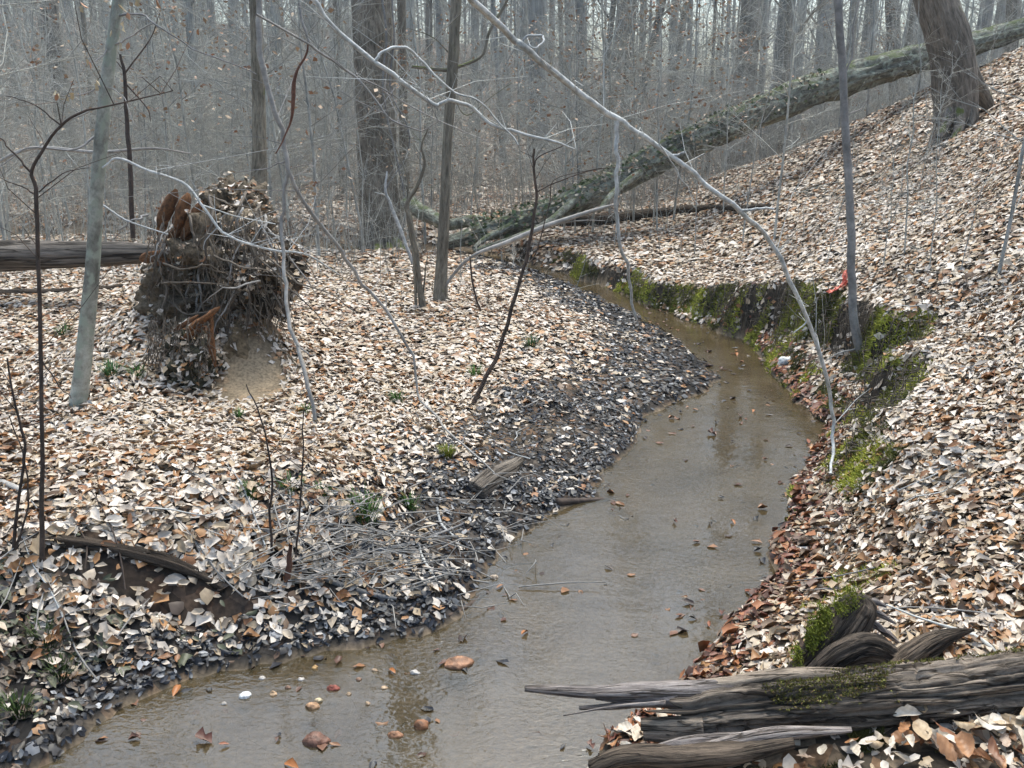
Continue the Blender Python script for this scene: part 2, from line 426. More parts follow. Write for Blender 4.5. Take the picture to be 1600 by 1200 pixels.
col = mixc(nt, 1., at.outputs['Color'], pat, 'MULTIPLY'); col = mixc(nt, 1., col, r2.outputs[0], 'MULTIPLY')
L.new(col, b.inputs['Base Color']); b.inputs['Roughness'].default_value = .85; b.inputs['Specular IOR Level'].default_value = .25
bp = nd(nt, 'ShaderNodeBump', Strength=.8, Distance=.02); L.new(sp.outputs[1], bp.inputs['Height']); L.new(bp.outputs[0], b.inputs['Normal'])
M['ground'] = m

# creek water: thin, clouded, rippled
m, nt, b = new_mat('creek_water'); L = nt.links
nt.nodes.remove(b); out = nt.nodes['Material Output']
tc = nd(nt, 'ShaderNodeTexCoord')
mp = nd(nt, 'ShaderNodeMapping'); mp.inputs['Scale'].default_value = (1, 1.5, 1); mp.inputs['Rotation'].default_value = (0,0,.2); L.new(tc.outputs['Object'], mp.inputs[0])
n1 = nd(nt, 'ShaderNodeTexNoise', Scale=34., Detail=2.5, Roughness=.5, Distortion=.6); L.new(mp.outputs[0], n1.inputs['Vector'])
n2 = nd(nt, 'ShaderNodeTexNoise', Scale=8., Detail=2.); L.new(mp.outputs[0], n2.inputs['Vector'])
n3 = nd(nt, 'ShaderNodeTexNoise', Scale=1.1, Detail=2.); L.new(tc.outputs['Object'], n3.inputs['Vector'])
rg = ramp(nt, [(.40,(.25,.25,.25)),(.62,(1,1,1))]); L.new(n3.outputs[0], rg.inputs[0])
mu = nd(nt, 'ShaderNodeMath', operation='MULTIPLY'); L.new(n1.outputs[0], mu.inputs[0]); L.new(rg.outputs[0], mu.inputs[1])
ad = nd(nt, 'ShaderNodeMath', operation='MULTIPLY_ADD'); L.new(n2.outputs[0], ad.inputs[0]); ad.inputs[1].default_value = .8; L.new(mu.outputs[0], ad.inputs[2])
bp = nd(nt, 'ShaderNodeBump', Strength=.40, Distance=.0065); L.new(ad.outputs[0], bp.inputs['Height'])
n4 = nd(nt, 'ShaderNodeTexNoise', Scale=2.6, Detail=5., Roughness=.6); L.new(tc.outputs['Object'], n4.inputs['Vector'])
r4 = ramp(nt, [(.35,(.098,.079,.044)),(.65,(.185,.150,.092))]); L.new(n4.outputs[0], r4.inputs[0])
df = nd(nt, 'ShaderNodeBsdfDiffuse'); L.new(r4.outputs[0], df.inputs['Color'])
tr = nd(nt, 'ShaderNodeBsdfTransparent'); tr.inputs['Color'].default_value = (.78,.70,.55,1)
gl = nd(nt, 'ShaderNodeBsdfGlossy'); gl.inputs['Roughness'].default_value = .06; L.new(bp.outputs[0], gl.inputs['Normal'])
fr = nd(nt, 'ShaderNodeFresnel', IOR=2.15); L.new(bp.outputs[0], fr.inputs['Normal'])
m1 = nd(nt, 'ShaderNodeMixShader'); m1.inputs[0].default_value = .36; L.new(tr.outputs[0], m1.inputs[1]); L.new(df.outputs[0], m1.inputs[2])
m2 = nd(nt, 'ShaderNodeMixShader'); L.new(fr.outputs[0], m2.inputs[0]); L.new(m1.outputs[0], m2.inputs[1]); L.new(gl.outputs[0], m2.inputs[2])
L.new(m2.outputs[0], out.inputs['Surface']); M['water'] = m

# ------------------------------------------------------------------ ground and water objects
X, Y, Z = GX.ravel(), GY.ravel(), GZ.ravel()
ins_, dL_, dR_ = creek(X, Y)
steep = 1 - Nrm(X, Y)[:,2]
def lerp(a, b, t): return a*(1-t[:,None]) + np.array(b)*t[:,None]
tint = np.tile(np.array([.135,.108,.080]), (len(X),1))
tint = lerp(tint, (.20,.155,.125), ss(9, 20, Y))
tint = lerp(tint, (.17,.14,.12), ss(24, 45, Y))
leftside = (~ins_) & (dL_ < dR_)
wet = np.where(leftside, 1-ss(.2, 1.1, dL_+.3*vn(X*2, Y*2, s=61)), 1-ss(.0,.2,dR_))
wet[Y > 40] = 0
tint = lerp(tint, (.030,.028,.028), np.clip(wet,0,1)*.9)
tint = lerp(tint, (.042,.033,.024), ss(.20,.45,steep)*(Y < 14))  # soil on steep faces, with the shade of an overhang painted into its colour
sandm = np.exp(-((X+1.62)/.22)**2 - ((Y-5.75)/.30)**2); tint = lerp(tint, (.34,.26,.17), np.clip(sandm*1.6,0,1))
dirt = np.exp(-((X+1.32)/.28)**4 - ((Y-3.36)/.08)**2); tint = lerp(tint, (.055,.038,.028), np.clip(dirt*1.3,0,1))
bedc = np.array([.215,.165,.11])*(1+.25*fbm(X*2.5, Y*2.5, s=66))[:,None]
tint[ins_] = bedc[ins_]
flat = np.clip(1-ins_*.92-sandm-steep*1.2, .05, 1)
tint = np.concatenate([tint, flat[:,None]], 1)
nx, ny = len(gx), len(gy)
ii, jj = np.meshgrid(np.arange(nx-1), np.arange(ny-1)); q = (jj*nx+ii).ravel()
Fg = np.stack([q, q+1, q+nx+1, q+nx], 1)
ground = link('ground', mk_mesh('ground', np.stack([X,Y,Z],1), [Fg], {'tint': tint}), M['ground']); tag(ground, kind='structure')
zc = GZ
low = (np.minimum(np.minimum(zc[:-1,:-1], zc[1:,1:]), np.minimum(zc[:-1,1:], zc[1:,:-1])) < .012).ravel()
cx, cy = gx[ii.ravel()], gy[jj.ravel()]
keep = low & (cy < 25) & (cy > -5) & (cx > -25) & (cx < 4)
Fw = Fg[keep]; used, inv = np.unique(Fw, return_inverse=True)
water = link('creek_water', mk_mesh('creek_water', np.stack([X[used], Y[used], X[used]*0], 1), [inv.reshape(-1,4)]), M['water'])
tag(water, kind='structure')

# ------------------------------------------------------------------ leaves
def leaf_proto(kind, seed, curl):
    r_ = np.random.default_rng(seed)
    w = (.24,.30,.36,.22,.29,.39)[seed % 6]; lob = seed % 6 in (2, 5)
    if kind == 2:
        V = np.array([[-.5,0,0],[0,w,0],[.5,0,0],[0,-w,0]]); F = [np.array([[0,1,2],[0,2,3]])]
        V[:,2] += curl*.8*np.array([0,1,0,1])*.3 + r_.normal(0,.04,4)
        return V, F
    if kind == 3:
        V = np.array([[-.5,0,0],[.05,w,0],[.5,0,0],[.05,-w,0],[0,0,0]], float); F = [np.array([[0,4,1],[4,2,1],[0,3,4],[4,3,2]])]
    elif kind == 4:
        V = np.array([[-.5,0,0],[-.12,w,0],[.25,w*.8,0],[.5,0,0],[.25,-w*.8,0],[-.12,-w,0],[.05,0,0]], float)
        F = [np.array([[0,1,6],[1,2,6],[2,3,6],[3,4,6],[4,5,6],[5,0,6]])]
    else:
        us = [-.5,-.27,0,.26,.5]; ws = [0,1.05,.55,.95,0] if lob else [0,.8,1,.72,0]
        V = [[u,0,0] for u in us] + [[us[i]+.03, w*ws[i]*(1+.12*r_.normal()),0] for i in (1,2,3)] + [[us[i]+.03,-w*ws[i]*(1+.12*r_.normal()),0] for i in (1,2,3)]
        V = np.array(V, float)
        F = [np.array([[0,1,5],[3,4,7],[0,8,1],[3,10,4]]), np.array([[1,2,6,5],[2,3,7,6],[1,8,9,2],[2,9,10,3]])]
    x, y = V[:,0].copy(), V[:,1].copy()
    V[:,2] = curl*(2.6*y*y + abs(y)*.35) + r_.uniform(-.5,.7)*x*x + r_.uniform(-.6,.6)*x*y + r_.normal(0,.025,len(V))
    if kind == 4: V[:,1] *= 1+.30*r_.normal(size=len(V)); V[:,0] += .05*r_.normal(size=len(V))
    V[:,1] *= 1-.35*abs(curl)
    return V, F
def tri_count(F): return sum(len(f)*(f.shape[1]-2) for f in F)
PAL = np.array([(.63,.555,.48),(.53,.45,.375),(.45,.365,.275),(.36,.27,.175),(.35,.18,.075),(.25,.115,.05),(.14,.085,.05)])
WETPAL = np.array([(.012,.015,.022),(.020,.022,.030),(.040,.037,.037),(.09,.095,.105),(.26,.26,.27),(.12,.075,.05)])
def frame(nrm, tilt, n):
    nn = norm(nrm + rng.normal(0, 1, (n,3))*tilt)
    a = rng.uniform(0, 2*np.pi, n); t = np.stack([np.cos(a), np.sin(a), np.zeros(n)], 1)
    t = norm(t - nn*np.sum(t*nn, 1, keepdims=True)); return t, np.cross(nn, t), nn
def scatter(mb, pos, nrm, size, cols, kind, tilt=.28, curls=(-.6,-.2,.3,.7,1.0,.5,.1,-.35,.8,.25)):
    n = len(pos); t, b_, nn = frame(nrm, np.broadcast_to(tilt, (n,))[:,None], n); which = rng.integers(0, len(curls), n)
    for w, cu in enumerate(curls):
        s_ = which == w; k = s_.sum()
        if not k: continue
        V, F = leaf_proto(kind, 10+w, cu); mv = len(V)
        P = pos[s_][:,None] + size[s_][:,None,None]*(V[None,:,0:1]*t[s_][:,None]+V[None,:,1:2]*b_[s_][:,None]+V[None,:,2:3]*nn[s_][:,None])
        off = (np.arange(k)*mv)[:,None,None]
        Fs = [(f[None]+off).reshape(-1, f.shape[1]) for f in F]
        c = np.repeat(cols[s_], mv, 0); c = np.concatenate([c, np.ones((len(c),1))], 1)
        mb.add(P.reshape(-1,3), Fs, leaf_colour=c)
    return mb
def sample_xy(y0, y1, dens, marg=1.0):
    area = 2*(.56*(y1**2-y0**2)/2 + marg*(y1-y0)); n = int(area*dens)
    yy = rng.uniform(0, 1, n*2)*(y1-y0)+y0; wmax = .56*y1+marg
    kp = rng.random(n*2)*wmax < (.56*yy+marg); yy = yy[kp][:n]
    xx = rng.uniform(-1, 1, len(yy))*(.56*yy+marg)
    return xx, yy
def prob_and_wet(x, y):
    ins, dL, dR = creek(x, y); left = dL < dR
    nz = .32*vn(x*1.6, y*1.6, s=61) + .18*vn(x*5, y*5, s=62)
    wetl = (1-ss(.70, 1.35, dL+nz))*left*ss(3.0,4.2,y)*ss(-1.2,-.2,x) + (1-ss(.03,.30,dL))*left*(y < 15)
    near_r = (1-ss(.0,.28,dR))*(~left)*(y < 9)
    st = 1-Nrm(x, y)[:,2]
    p = np.ones(len(x)); p[ins] = 0
    p *= 1-.90*np.where(left, .25*ss(.4,.65,st), .72*ss(.26,.5,st))*(y < 13)*(y > 1.5)
    p *= 1-.82*ss(.15,.35,x)*ss(2.42,2.36,y)*ss(1.95,2.12,y)*(1-.75*ss(1.1,1.5,x))
    p *= 1-np.clip(1.7*np.exp(-((x+1.62)/.22)**2 - ((y-5.75)/.30)**2),0,1)
    p *= 1-np.clip(1.5*np.exp(-((x+1.32)/.30)**4 - ((y-3.36)/.06)**2),0,.74)
    p *= 1-.30*(ss(-1.0,-1.5,x)*ss(3.1,2.6,y))                      # thin litter in the near left corner
    p *= 1-.5*np.clip(wetl,0,1)*(vn(x*3, y*3, s=63) < -.25)
    p *= 1-.25*(1-ss(.0,.10,np.minimum(dL,dR)))*left
    return p, np.clip(wetl,0,1), near_r, left
def litter_cols(x, y, wetl, near_r):
    n = len(x); c1 = vn(x*.8, y*.8, s=71)*.5 + vn(x*3, y*3, s=72)*.3
    q = rng.random(n) + .10*ss(.75,1.3,H(x,y))*(x > 2) + .06*ss(9,14,y) + .26*c1 + .10*ss(7, 3, y)*(x > 0)+ .12*near_r
    idx = np.digitize(q, [.25,.46,.64,.76,.87,.945]); col = PAL[idx]*rng.uniform(.82,1.12,(n,1))
    wq = rng.random(n); wi = np.digitize(wq, [.38,.63,.80,.88,.95]); wc = WETPAL[wi]*rng.uniform(.8,1.3,(n,1))
    dk = rng.random(n) < .72*ss(-.5,-1.1,x)*ss(3.5,2.9,y)+.0*x; col[dk] = np.array([(.085,.060,.045),(.13,.10,.075),(.05,.042,.035),(.075,.08,.045)])[rng.integers(0,4,dk.sum())]
    iw = rng.random(n) < wetl*.93
    col[iw] = wc[iw]; rr = (rng.random(n) < near_r*.7) & ~iw
    col[rr] = np.array([(.17,.06,.035),(.10,.05,.035),(.30,.12,.05)])[rng.integers(0,3,rr.sum())]
    return col, iw
near_pick = None
dry, wetmb = MB(), MB()
zones = [(1.55, 3.1, 3600, 12, .044, .026), (3.1, 4.9, 3600, 4, .043, .025), (4.9, 6.2, 3200, 3, .045, .025), (6.2, 10.5, 2000, 2, .052, .028), (10.5, 18.5, 760, 2, .072, .03), (18.5, 32, 90, 2, .12, .05)]
cand = []
for (y0, y1, dens, kind, sz, lift) in zones:
    x, y = sample_xy(y0, y1, dens); p, wetl, nr_, left = prob_and_wet(x, y)
    kp = rng.random(len(x)) < p; x, y, wetl, nr_ = x[kp], y[kp], wetl[kp], nr_[kp]
    col, iw = litter_cols(x, y, wetl, nr_); n = len(x)
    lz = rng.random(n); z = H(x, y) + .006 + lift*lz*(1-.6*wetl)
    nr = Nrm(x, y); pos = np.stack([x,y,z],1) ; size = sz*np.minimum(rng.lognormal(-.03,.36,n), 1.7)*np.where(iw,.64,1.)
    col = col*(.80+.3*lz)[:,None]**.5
    if kind == 12:
        d = np.hypot(x, y); vis = (np.abs(x) < .52*y) & (lz > .8) & (~iw) & (size > .04) & (y > 1.9)
        k = np.argsort(np.where(vis, d, 99))[:262]; cand = (pos[k]+[0,0,.004], nr[k], size[k])
        m_ = np.ones(n, bool); m_[k] = False
        x, y, pos, nr, size, col, iw = x[m_], y[m_], pos[m_], nr[m_], size[m_], col[m_], iw[m_]
    tl = .16
    scatter(dry, pos[~iw], nr[~iw], size[~iw], col[~iw], kind, tl)
    if iw.any(): scatter(wetmb, pos[iw], nr[iw], size[iw], col[iw], kind, .22, (-.4,-.1,.2,.5))
lit = link('leaf_litter', dry.mesh('leaf_litter'), M['leaf']); tag(lit, 'pale tan and orange brown fallen leaves covering the forest floor', 'leaf litter', kind='stuff')
wl_ = link('wet_leaf_litter', wetmb.mesh('wet_leaf_litter'), M['wetleaf']); tag(wl_, 'blackish wet leaves packed on the low bar beside the creek', 'leaf litter', kind='stuff')
protos = []
def leaf_fine(seed, curl):
    r_ = np.random.default_rng(seed); n = 11; u = np.linspace(0,1,n); w = (.25,.32,.22,.29,.36,.27)[seed % 6]
    o = w*np.sin(np.pi*u**.85)**.8
    if seed % 3 == 2: o = o*(1-.32*np.maximum(0, np.cos(u*np.pi*7)))       # lobed edge
    else: o = o*(1+.07*r_.normal(size=n))
    o[0] = o[-1] = .004; us = u-.5; half = np.array([-1,-.5,0,.5,1]); V = []
    for i in range(n):
        for h in half: V.append([us[i]+.05*abs(h)*w, h*o[i], 0])
    V.append([-.64,.01,.02]); V = np.array(V); x, y = V[:,0], V[:,1]
    ph = r_.uniform(0,6.28)
    V[:,2] = curl*(2.4*y*y+abs(y)*.3) + r_.uniform(-.5,.7)*x*x + r_.uniform(-.6,.6)*x*y + .035*np.sin(x*9+ph)*np.sign(y)*abs(y)/w + r_.normal(0,.006,len(V))
    V[:,1] *= 1-.35*abs(curl); F = [np.array([[i*5+j, i*5+j+1, i*5+j+6, i*5+j+5] for i in range(n-1) for j in range(4)]), np.array([[1,3,5*n]])]
    return V, F
for i, cu in enumerate((-.5,.25,.6,.9,.4,-.2)):
    V, F = leaf_fine(30+i, cu); me = mk_mesh('leaf', V, F); me.materials.append(M['oneleaf']); protos.append(me)
cp, cn, cs = cand
big = np.array([G(random.uniform(1400,1640), random.uniform(1125,1215)) for _ in range(38)]); big[:,2] = H(big[:,0],big[:,1])+rng.uniform(.03,.075,38)
cp = np.vstack([cp, big]); cn = np.vstack([cn, Nrm(big[:,0],big[:,1])]); cs = np.concatenate([cs, rng.uniform(.05,.085,38)])
t_, b_, n_ = frame(cn, .28, len(cp))
for i in range(len(cp)):
    o = bpy.data.objects.new('leaf', protos[i % 6]); C.objects.link(o); o.parent = ground
    mt = Matrix(((t_[i,0],b_[i,0],n_[i,0],0),(t_[i,1],b_[i,1],n_[i,1],0),(t_[i,2],b_[i,2],n_[i,2],0),(0,0,0,1)))
    o.matrix_local = Matrix.Translation(Vector(cp[i])) @ mt @ Matrix.Scale(cs[i]*1.05, 4)

# ------------------------------------------------------------------ moss, roots on the cut bank
x, y = sample_xy(3.2, 12.5, 3600, 0.2); kp = (x > -1.2); x, y = x[kp], y[kp]
ins, dL, dR = creek(x, y); nr = Nrm(x, y); st = 1-nr[:,2]
mm = (~ins) & (dR < dL) & (dR < .85) & (st > .24) & (vn(x*2.4, y*2.4, s=81)+.6*vn(x*9,y*9,s=82) > -.30) & (y > 4.3)
g2 = G(1350,915); g3 = G(1290,960); g4 = G(1395,640); g5 = G(1240,500)
def blob(x, y, c, r): return np.hypot(x-c[0], y-c[1]) < r*(1+.5*vn(x*9, y*9, s=83))
patch = blob(x,y,g2,.12) | blob(x,y,g3,.09) | blob(x,y,g4,.16) | blob(x,y,g5,.2)
sel = mm | (patch & ~ins)
x, y, nr = x[sel], y[sel], nr[sel]; n = len(x)
def blades(mb, pos, dirv, length, width, col):
    n = len(pos); side = norm(np.cross(dirv, rng.normal(0,1,(n,3))))
    bend = rng.normal(0,.25,(n,3))*length[:,None]
    a = pos - side*width[:,None]; b = pos + side*width[:,None]; c = pos + dirv*length[:,None] + bend
    V = np.stack([a,b,c],1).reshape(-1,3); F = np.arange(3*n).reshape(-1,3)
    cc = np.repeat(np.concatenate([col, np.ones((n,1))],1), 3, 0)
    return mb.add(V, [F], leaf_colour=cc)
def moss_col(x, y, n):
    g = ss(.25,.8,.5+.5*vn(x*4, y*4, s=84)); base = np.array([(.10,.10,.032)])*(1-g[:,None]) + np.array([(.36,.37,.07)])*g[:,None]
    return base*rng.uniform(.8,1.6,(n,1))
mossb = MB()
for rep in range(14):
    px_ = x+rng.normal(0,.014,n); py_ = y+rng.normal(0,.014,n)
    pos = np.stack([px_, py_, H(px_,py_)],1) + nr*.004
    blades(mossb, pos, norm(nr*.8+np.array([0,0,.1])+rng.normal(0,.5,(n,3))), rng.uniform(.012,.035,n), rng.uniform(.003,.007,n), moss_col(px_,py_,n))
o = link('bank_moss', mossb.mesh('bank_moss', False), M['moss']); tag(o, 'green moss growing over the undercut creek bank', 'moss', kind='stuff')
# hanging rootlets and dead grass along the lip
x, y = sample_xy(4.6, 12.6, 1900, .2); ins, dL, dR = creek(x, y); nr = Nrm(x, y); st = 1-nr[:,2]
sel = (~ins) & (dR < dL) & (dR < .95) & (st > .12) & (x > -1.3) & (H(x,y) > .16); x, y, nr = x[sel], y[sel], nr[sel]; n = min(len(x), 1700)
x, y, nr = x[:n], y[:n], nr[:n]; z = H(x,y)
dn = np.stack([nr[:,0], nr[:,1], np.zeros(n)],1); dn = norm(dn)
Ln = rng.uniform(.06,.26,n)*np.minimum(1, z/.4+.2)
p0 = np.stack([x,y,z],1); out_ = rng.uniform(.03,.09,n)
p1 = p0 + dn*out_[:,None] + rng.normal(0,.012,(n,3)); p2 = p1 + np.stack([rng.normal(0,.02,n), rng.normal(0,.02,n), -Ln*.6],1); p3 = p2 + np.stack([rng.normal(0,.03,n), rng.normal(0,.03,n), -Ln*.5],1)
R_ = np.stack([np.full(n,.0032), np.full(n,.0028), np.full(n,.002), np.full(n,.001)],1)*rng.uniform(.6,1.5,(n,1))
mb = tubes(np.stack([p0,p1,p2,p3],1), R_, 3)
o = link('hanging_rootlets', mb.mesh('hanging_rootlets'), M['root']); tag(o, 'dark fine roots hanging from the lip of the undercut bank', 'roots', kind='stuff')

# ------------------------------------------------------------------ forest trees (prototypes, then copies)
def grow_tree(seed, h=19.0, r0=.22, first=4.5, limbs=15, fork=False, small=False):
    r_ = np.random.default_rng(seed); trunk = MB(); crown = MB()
    n = 16; t = np.linspace(0,1,n); lean = r_.normal(0,.35,2)
    P = np.stack([lean[0]*t**2+.12*np.sin(t*5+seed), lean[1]*t**2+.12*np.cos(t*4+seed)-.12, t*h-.15],1); P[:,0] -= P[0,0]
    R = r0*(1-t)**.75*.95+.015; R[0] *= 1.45; R[1] *= 1.05
    tubes(P[None], R[None], 12, mb=trunk, disp=bark_disp(.10, 4, .8, seed))
    groups = {}
    def add(pl, rd, sides): groups.setdefault((len(pl), sides), []).append((pl, rd))
    def branch(p, d, L, r, lvl):
        n = {0:6,1:4,2:3}[lvl]; pts = [p]; dd = d.copy()
        for i in range(n-1):
            dd = dd + r_.normal(0,.16,3) + np.array([0,0,.10 if lvl == 0 else .04]); dd /= np.linalg.norm(dd)
            pts.append(pts[-1]+dd*L/(n-1))
        pts = np.array(pts); rd = np.linspace(r, r*.25, n); add(pts, rd, (5,3,3)[lvl])
        if lvl < 2:
            for k in range((5,3)[lvl]):
                f = r_.uniform(.25,.97); i = f*(n-1); i0 = int(i); q = pts[i0]+(pts[min(i0+1,n-1)]-pts[i0])*(i-i0)
                nd_ = dd + r_.normal(0,.65,3); nd_[2] += .1; nd_ /= np.linalg.norm(nd_)
                branch(q, nd_, L*r_.uniform(.3,.55), r*.45, lvl+1)
    for k in range(limbs):
        f = first/h + (1-first/h)*(k+r_.random())/limbs*.97; i = f*(n-1); i0 = int(i); q = P[i0]+(P[min(i0+1,n-1)]-P[i0])*(i-i0)
        a = r_.uniform(0,2*np.pi); up = r_.uniform(.25,1.0); d = np.array([math.cos(a), math.sin(a), up]); d /= np.linalg.norm(d)
        L = (1.1-f)*r_.uniform(3.0,5.6)*(h/19); branch(q, d, L, R[i0]*r_.uniform(.2,.36), 0)
    for (nn, sd_), lst in groups.items():
        tubes(np.array([a for a,_ in lst]), np.array([b for _,b in lst]), sd_, mb=crown)
    return trunk.mesh('trunk'), crown.mesh('crown')
TP = [grow_tree(s, first=f) for s, f in ((3,4.2),(8,5.5),(14,3.2),(21,6.5),(33,4.8))]
TPm = {}
def tree_mesh(k, matname):
    key = (k, matname)
    if key not in TPm:
        a, b_ = TP[k][0].copy(), TP[k][1].copy(); a.name, b_.name = 'trunk', 'crown'
        a.materials.append(M[matname]); b_.materials.append(M[matname]); TPm[key] = (a, b_)
    return TPm[key]
def forest_tree(x, y, r, label, group, mat='far', lean=0., k=None, hs=None, cat='tree'):
    k = random.randrange(len(TP)) if k is None else k
    t = thing('tree', label, cat, (x, y, float(H(x, y))), group)
    s = r/.22; t.scale = (s, s, hs or max(.62, min(1.25, .5+.5*s)))
    t.rotation_euler = (0, lean, random.uniform(0, 6.28) if not lean else 0)
    a, b_ = tree_mesh(k, mat)
    for nm, me in (('trunk', a), ('crown', b_)):
        o = bpy.data.objects.new(nm, me); C.objects.link(o); o.parent = t
    return t
# pixel of the trunk at py=100, width in px, distance, lean (deg, + = leans right going up), colour, label
TREES = [
 (852,28,27,0,'far','pale straight trunk left of the leaning clump behind the creek'),
 (948,11,26,6,'farbrown','slim dark trunk at the left edge of the leaning clump'),
 (965,20,25,7,'farbrown','thick dark leaning trunk in the clump above the creek bend'),
 (984,16,27,3,'farbrown','dark trunk second from the middle of the leaning clump'),
 (1002,12,30,1,'far','pale grey upright trunk between two dark leaning trunks'),
 (1015,13,26,13,'farbrown','dark trunk leaning hardest to the right in the clump'),
 (1046,13,29,0,'far','slim trunk just right of the leaning clump'),
 (1058,12,28,7,'farbrown','slim brown trunk leaning right beside the bright sky gap'),
 (1082,10,36,0,'far','thin grey trunk in the bright sky gap'),
 (1117,5,24,0,'farbrown','very thin dark stem in the bright sky gap'),
 (1153,36,23,0,'farbrown','big brown trunk behind the fallen trunk, widest in the background'),
 (1189,10,31,0,'far','thin trunk right next to the big brown trunk'),
 (1211,27,25,0,'far','thick grey trunk right of the big brown trunk'),
 (1233,12,24,0,'farbrown','narrow brown trunk right of the thick grey trunk'),
 (1255,15,28,0,'far','grey trunk with sky on both sides behind the fallen trunk'),
 (1283,11,30,0,'far','thin grey trunk left of the tall bare sapling on the bank'),
 (1298,14,33,0,'far','faint grey trunk close behind the tall bare sapling'),
 (1327,14,21,1,'farbrown','dark trunk directly behind the tall bare sapling'),
 (1342,16,32,0,'far','pale grey trunk behind the ridge and right of the sapling'),
 (1397,22,24,-7,'farbrown','brown trunk leaning left behind the ridge log'),
 (1416,11,24,2,'farbrown','dark slim trunk touching the leaning brown one behind the ridge'),
 (1366,9,38,0,'far','thin far trunk in the sky gap left of the ridge tree'),
 (1436,13,33,0,'far','grey trunk half hidden by the big leaning ridge tree'),
 (1518,20,27,0,'far','grey trunk just right of the big leaning ridge tree'),
 (1551,16,30,0,'far','grey trunk above the top end of the ridge log'),
 (1575,22,26,-2,'farbrown','thick brown trunk near the right edge above the ridge'),
 (1596,10,30,0,'far','thin trunk at the far right edge above the ridge'),
 (621,15,16.5,0,'oak','narrow trunk standing close behind the big oak'),
 (650,18,27,0,'far','pale wide trunk right behind the big oak'),
 (672,12,23,3,'farbrown','mossy brown trunk between the oak and the slender mossy tree'),
 (690,11,30,0,'far','thin grey trunk left of the slender mossy tree'),
 (738,14,31,0,'far','grey trunk right of the slender mossy tree'),
 (778,9,26,-3,'far','thin trunk where the long pale bough enters the picture'),
 (812,15,33,0,'far','far grey trunk left of the pale straight trunk'),
 (885,13,36,0,'far','far grey trunk between pale trunk and leaning clump'),
 (912,17,30,-2,'far','wide pale trunk left of the leaning clump'),
 (80,26,24,0,'farbrown','wide brown trunk far left behind the beech'),
 (132,7,20,0,'farbrown','thin dark stem left of the beech'),
 (292,15,19,0,'far','pale trunk between the beech and the dark mossy tree'),
 (236,8,24,0,'far','faint thin trunk right of the beech'),
 (334,12,30,0,'far','grey trunk far behind the root plate'),
 (368,9,26,2,'far','thin trunk left of the dark mossy tree'),
 (436,14,28,0,'far','grey trunk right of the dark mossy tree'),
 (497,16,30,-1,'far','wide grey trunk midway between mossy tree and oak'),
 (528,9,20,0,'farbrown','slim brown trunk just left of the big oak'),
 (26,14,30,1,'far','grey trunk at the left edge of the picture'),
 (180,12,36,0,'far','far grey trunk hidden partly behind the beech')]
occ = []
for px, w, yy, lean, mat, lab in TREES:
    p = PY(px, 100, yy); lr = math.radians(lean); h0 = p[2]-float(H(p[0], yy))
    bx = p[0]-math.tan(lr)*h0; r_ = w*(np.linalg.norm(p-CAM))/2/FPX*.98
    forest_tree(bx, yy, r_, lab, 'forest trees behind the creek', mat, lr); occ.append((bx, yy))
nfill = 0; tries = 0
FARLAB = 'grey trunk in the crowd of the far wood'
while nfill < 90 and tries < 5000:
    tries += 1
    yy = random.uniform(26, 62); xx = random.uniform(-.62, .62)*yy
    if xx/yy > .08 and random.random() < .6: continue
    if any((xx-a)**2+(yy-b_)**2 < 1.6 for a, b_ in occ): continue
    occ.append((xx, yy)); nfill += 1
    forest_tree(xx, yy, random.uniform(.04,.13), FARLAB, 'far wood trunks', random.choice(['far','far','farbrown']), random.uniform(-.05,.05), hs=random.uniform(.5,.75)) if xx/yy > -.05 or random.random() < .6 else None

# the wood beyond: one mass
mb = MB(); k = 620; yy = rng.uniform(50, 125, k); xx = rng.uniform(-.68,.68,k)*yy; kq = (xx/yy < .06) | (rng.random(k) < .36); xx, yy = xx[kq], yy[kq]; k = len(xx); zz = H(xx, yy); hh = rng.uniform(10,16,k)
lx = rng.normal(0,.5,(k,2)); P = np.stack([np.stack([xx,yy,zz-.2],1), np.stack([xx+lx[:,0]*.3,yy+lx[:,1]*.3,zz+hh*.5],1), np.stack([xx+lx[:,0],yy+lx[:,1],zz+hh],1)],1)
r0 = rng.uniform(.05,.14,k); tubes(P, np.stack([r0, r0*.7, r0*.1],1), 5, mb=mb)
kb = 11000; ti = rng.integers(0,k,kb); f = rng.uniform(.12,.95,kb); s0 = P[ti,0]*(1-f)[:,None]+P[ti,2]*f[:,None]
a = rng.uniform(0,2*np.pi,kb); Lb = rng.uniform(1.2,4.2,kb)*(1.15-f); d = np.stack([np.cos(a), np.sin(a), rng.uniform(.2,1.3,kb)],1)
s1 = s0+d*Lb[:,None]*.5; s2 = s1+(d+rng.normal(0,.35,(kb,3)))*Lb[:,None]*.5
rb = rng.uniform(.02,.055,kb); tubes(np.stack([s0,s1,s2],1), np.stack([rb,rb*.7,rb*.25],1), 3, mb=mb)
kt = 26000; bi = rng.integers(0,kb,kt); t0 = s1[bi]*(f2:=rng.random((kt,1)))+s2[bi]*(1-f2); dt = rng.normal(0,.7,(kt,3)); dt[:,2] += .5
t1 = t0+dt*rng.uniform(.3,1.0,(kt,1)); rt = rng.uniform(.008,.018,kt); tubes(np.stack([t0,t1],1), np.stack([rt,rt*.4],1), 3, mb=mb)
o = link('distant_wood', mb.mesh('distant_wood'), M['far']); tag(o, 'far off bare wood closing the view', 'woodland', kind='stuff')

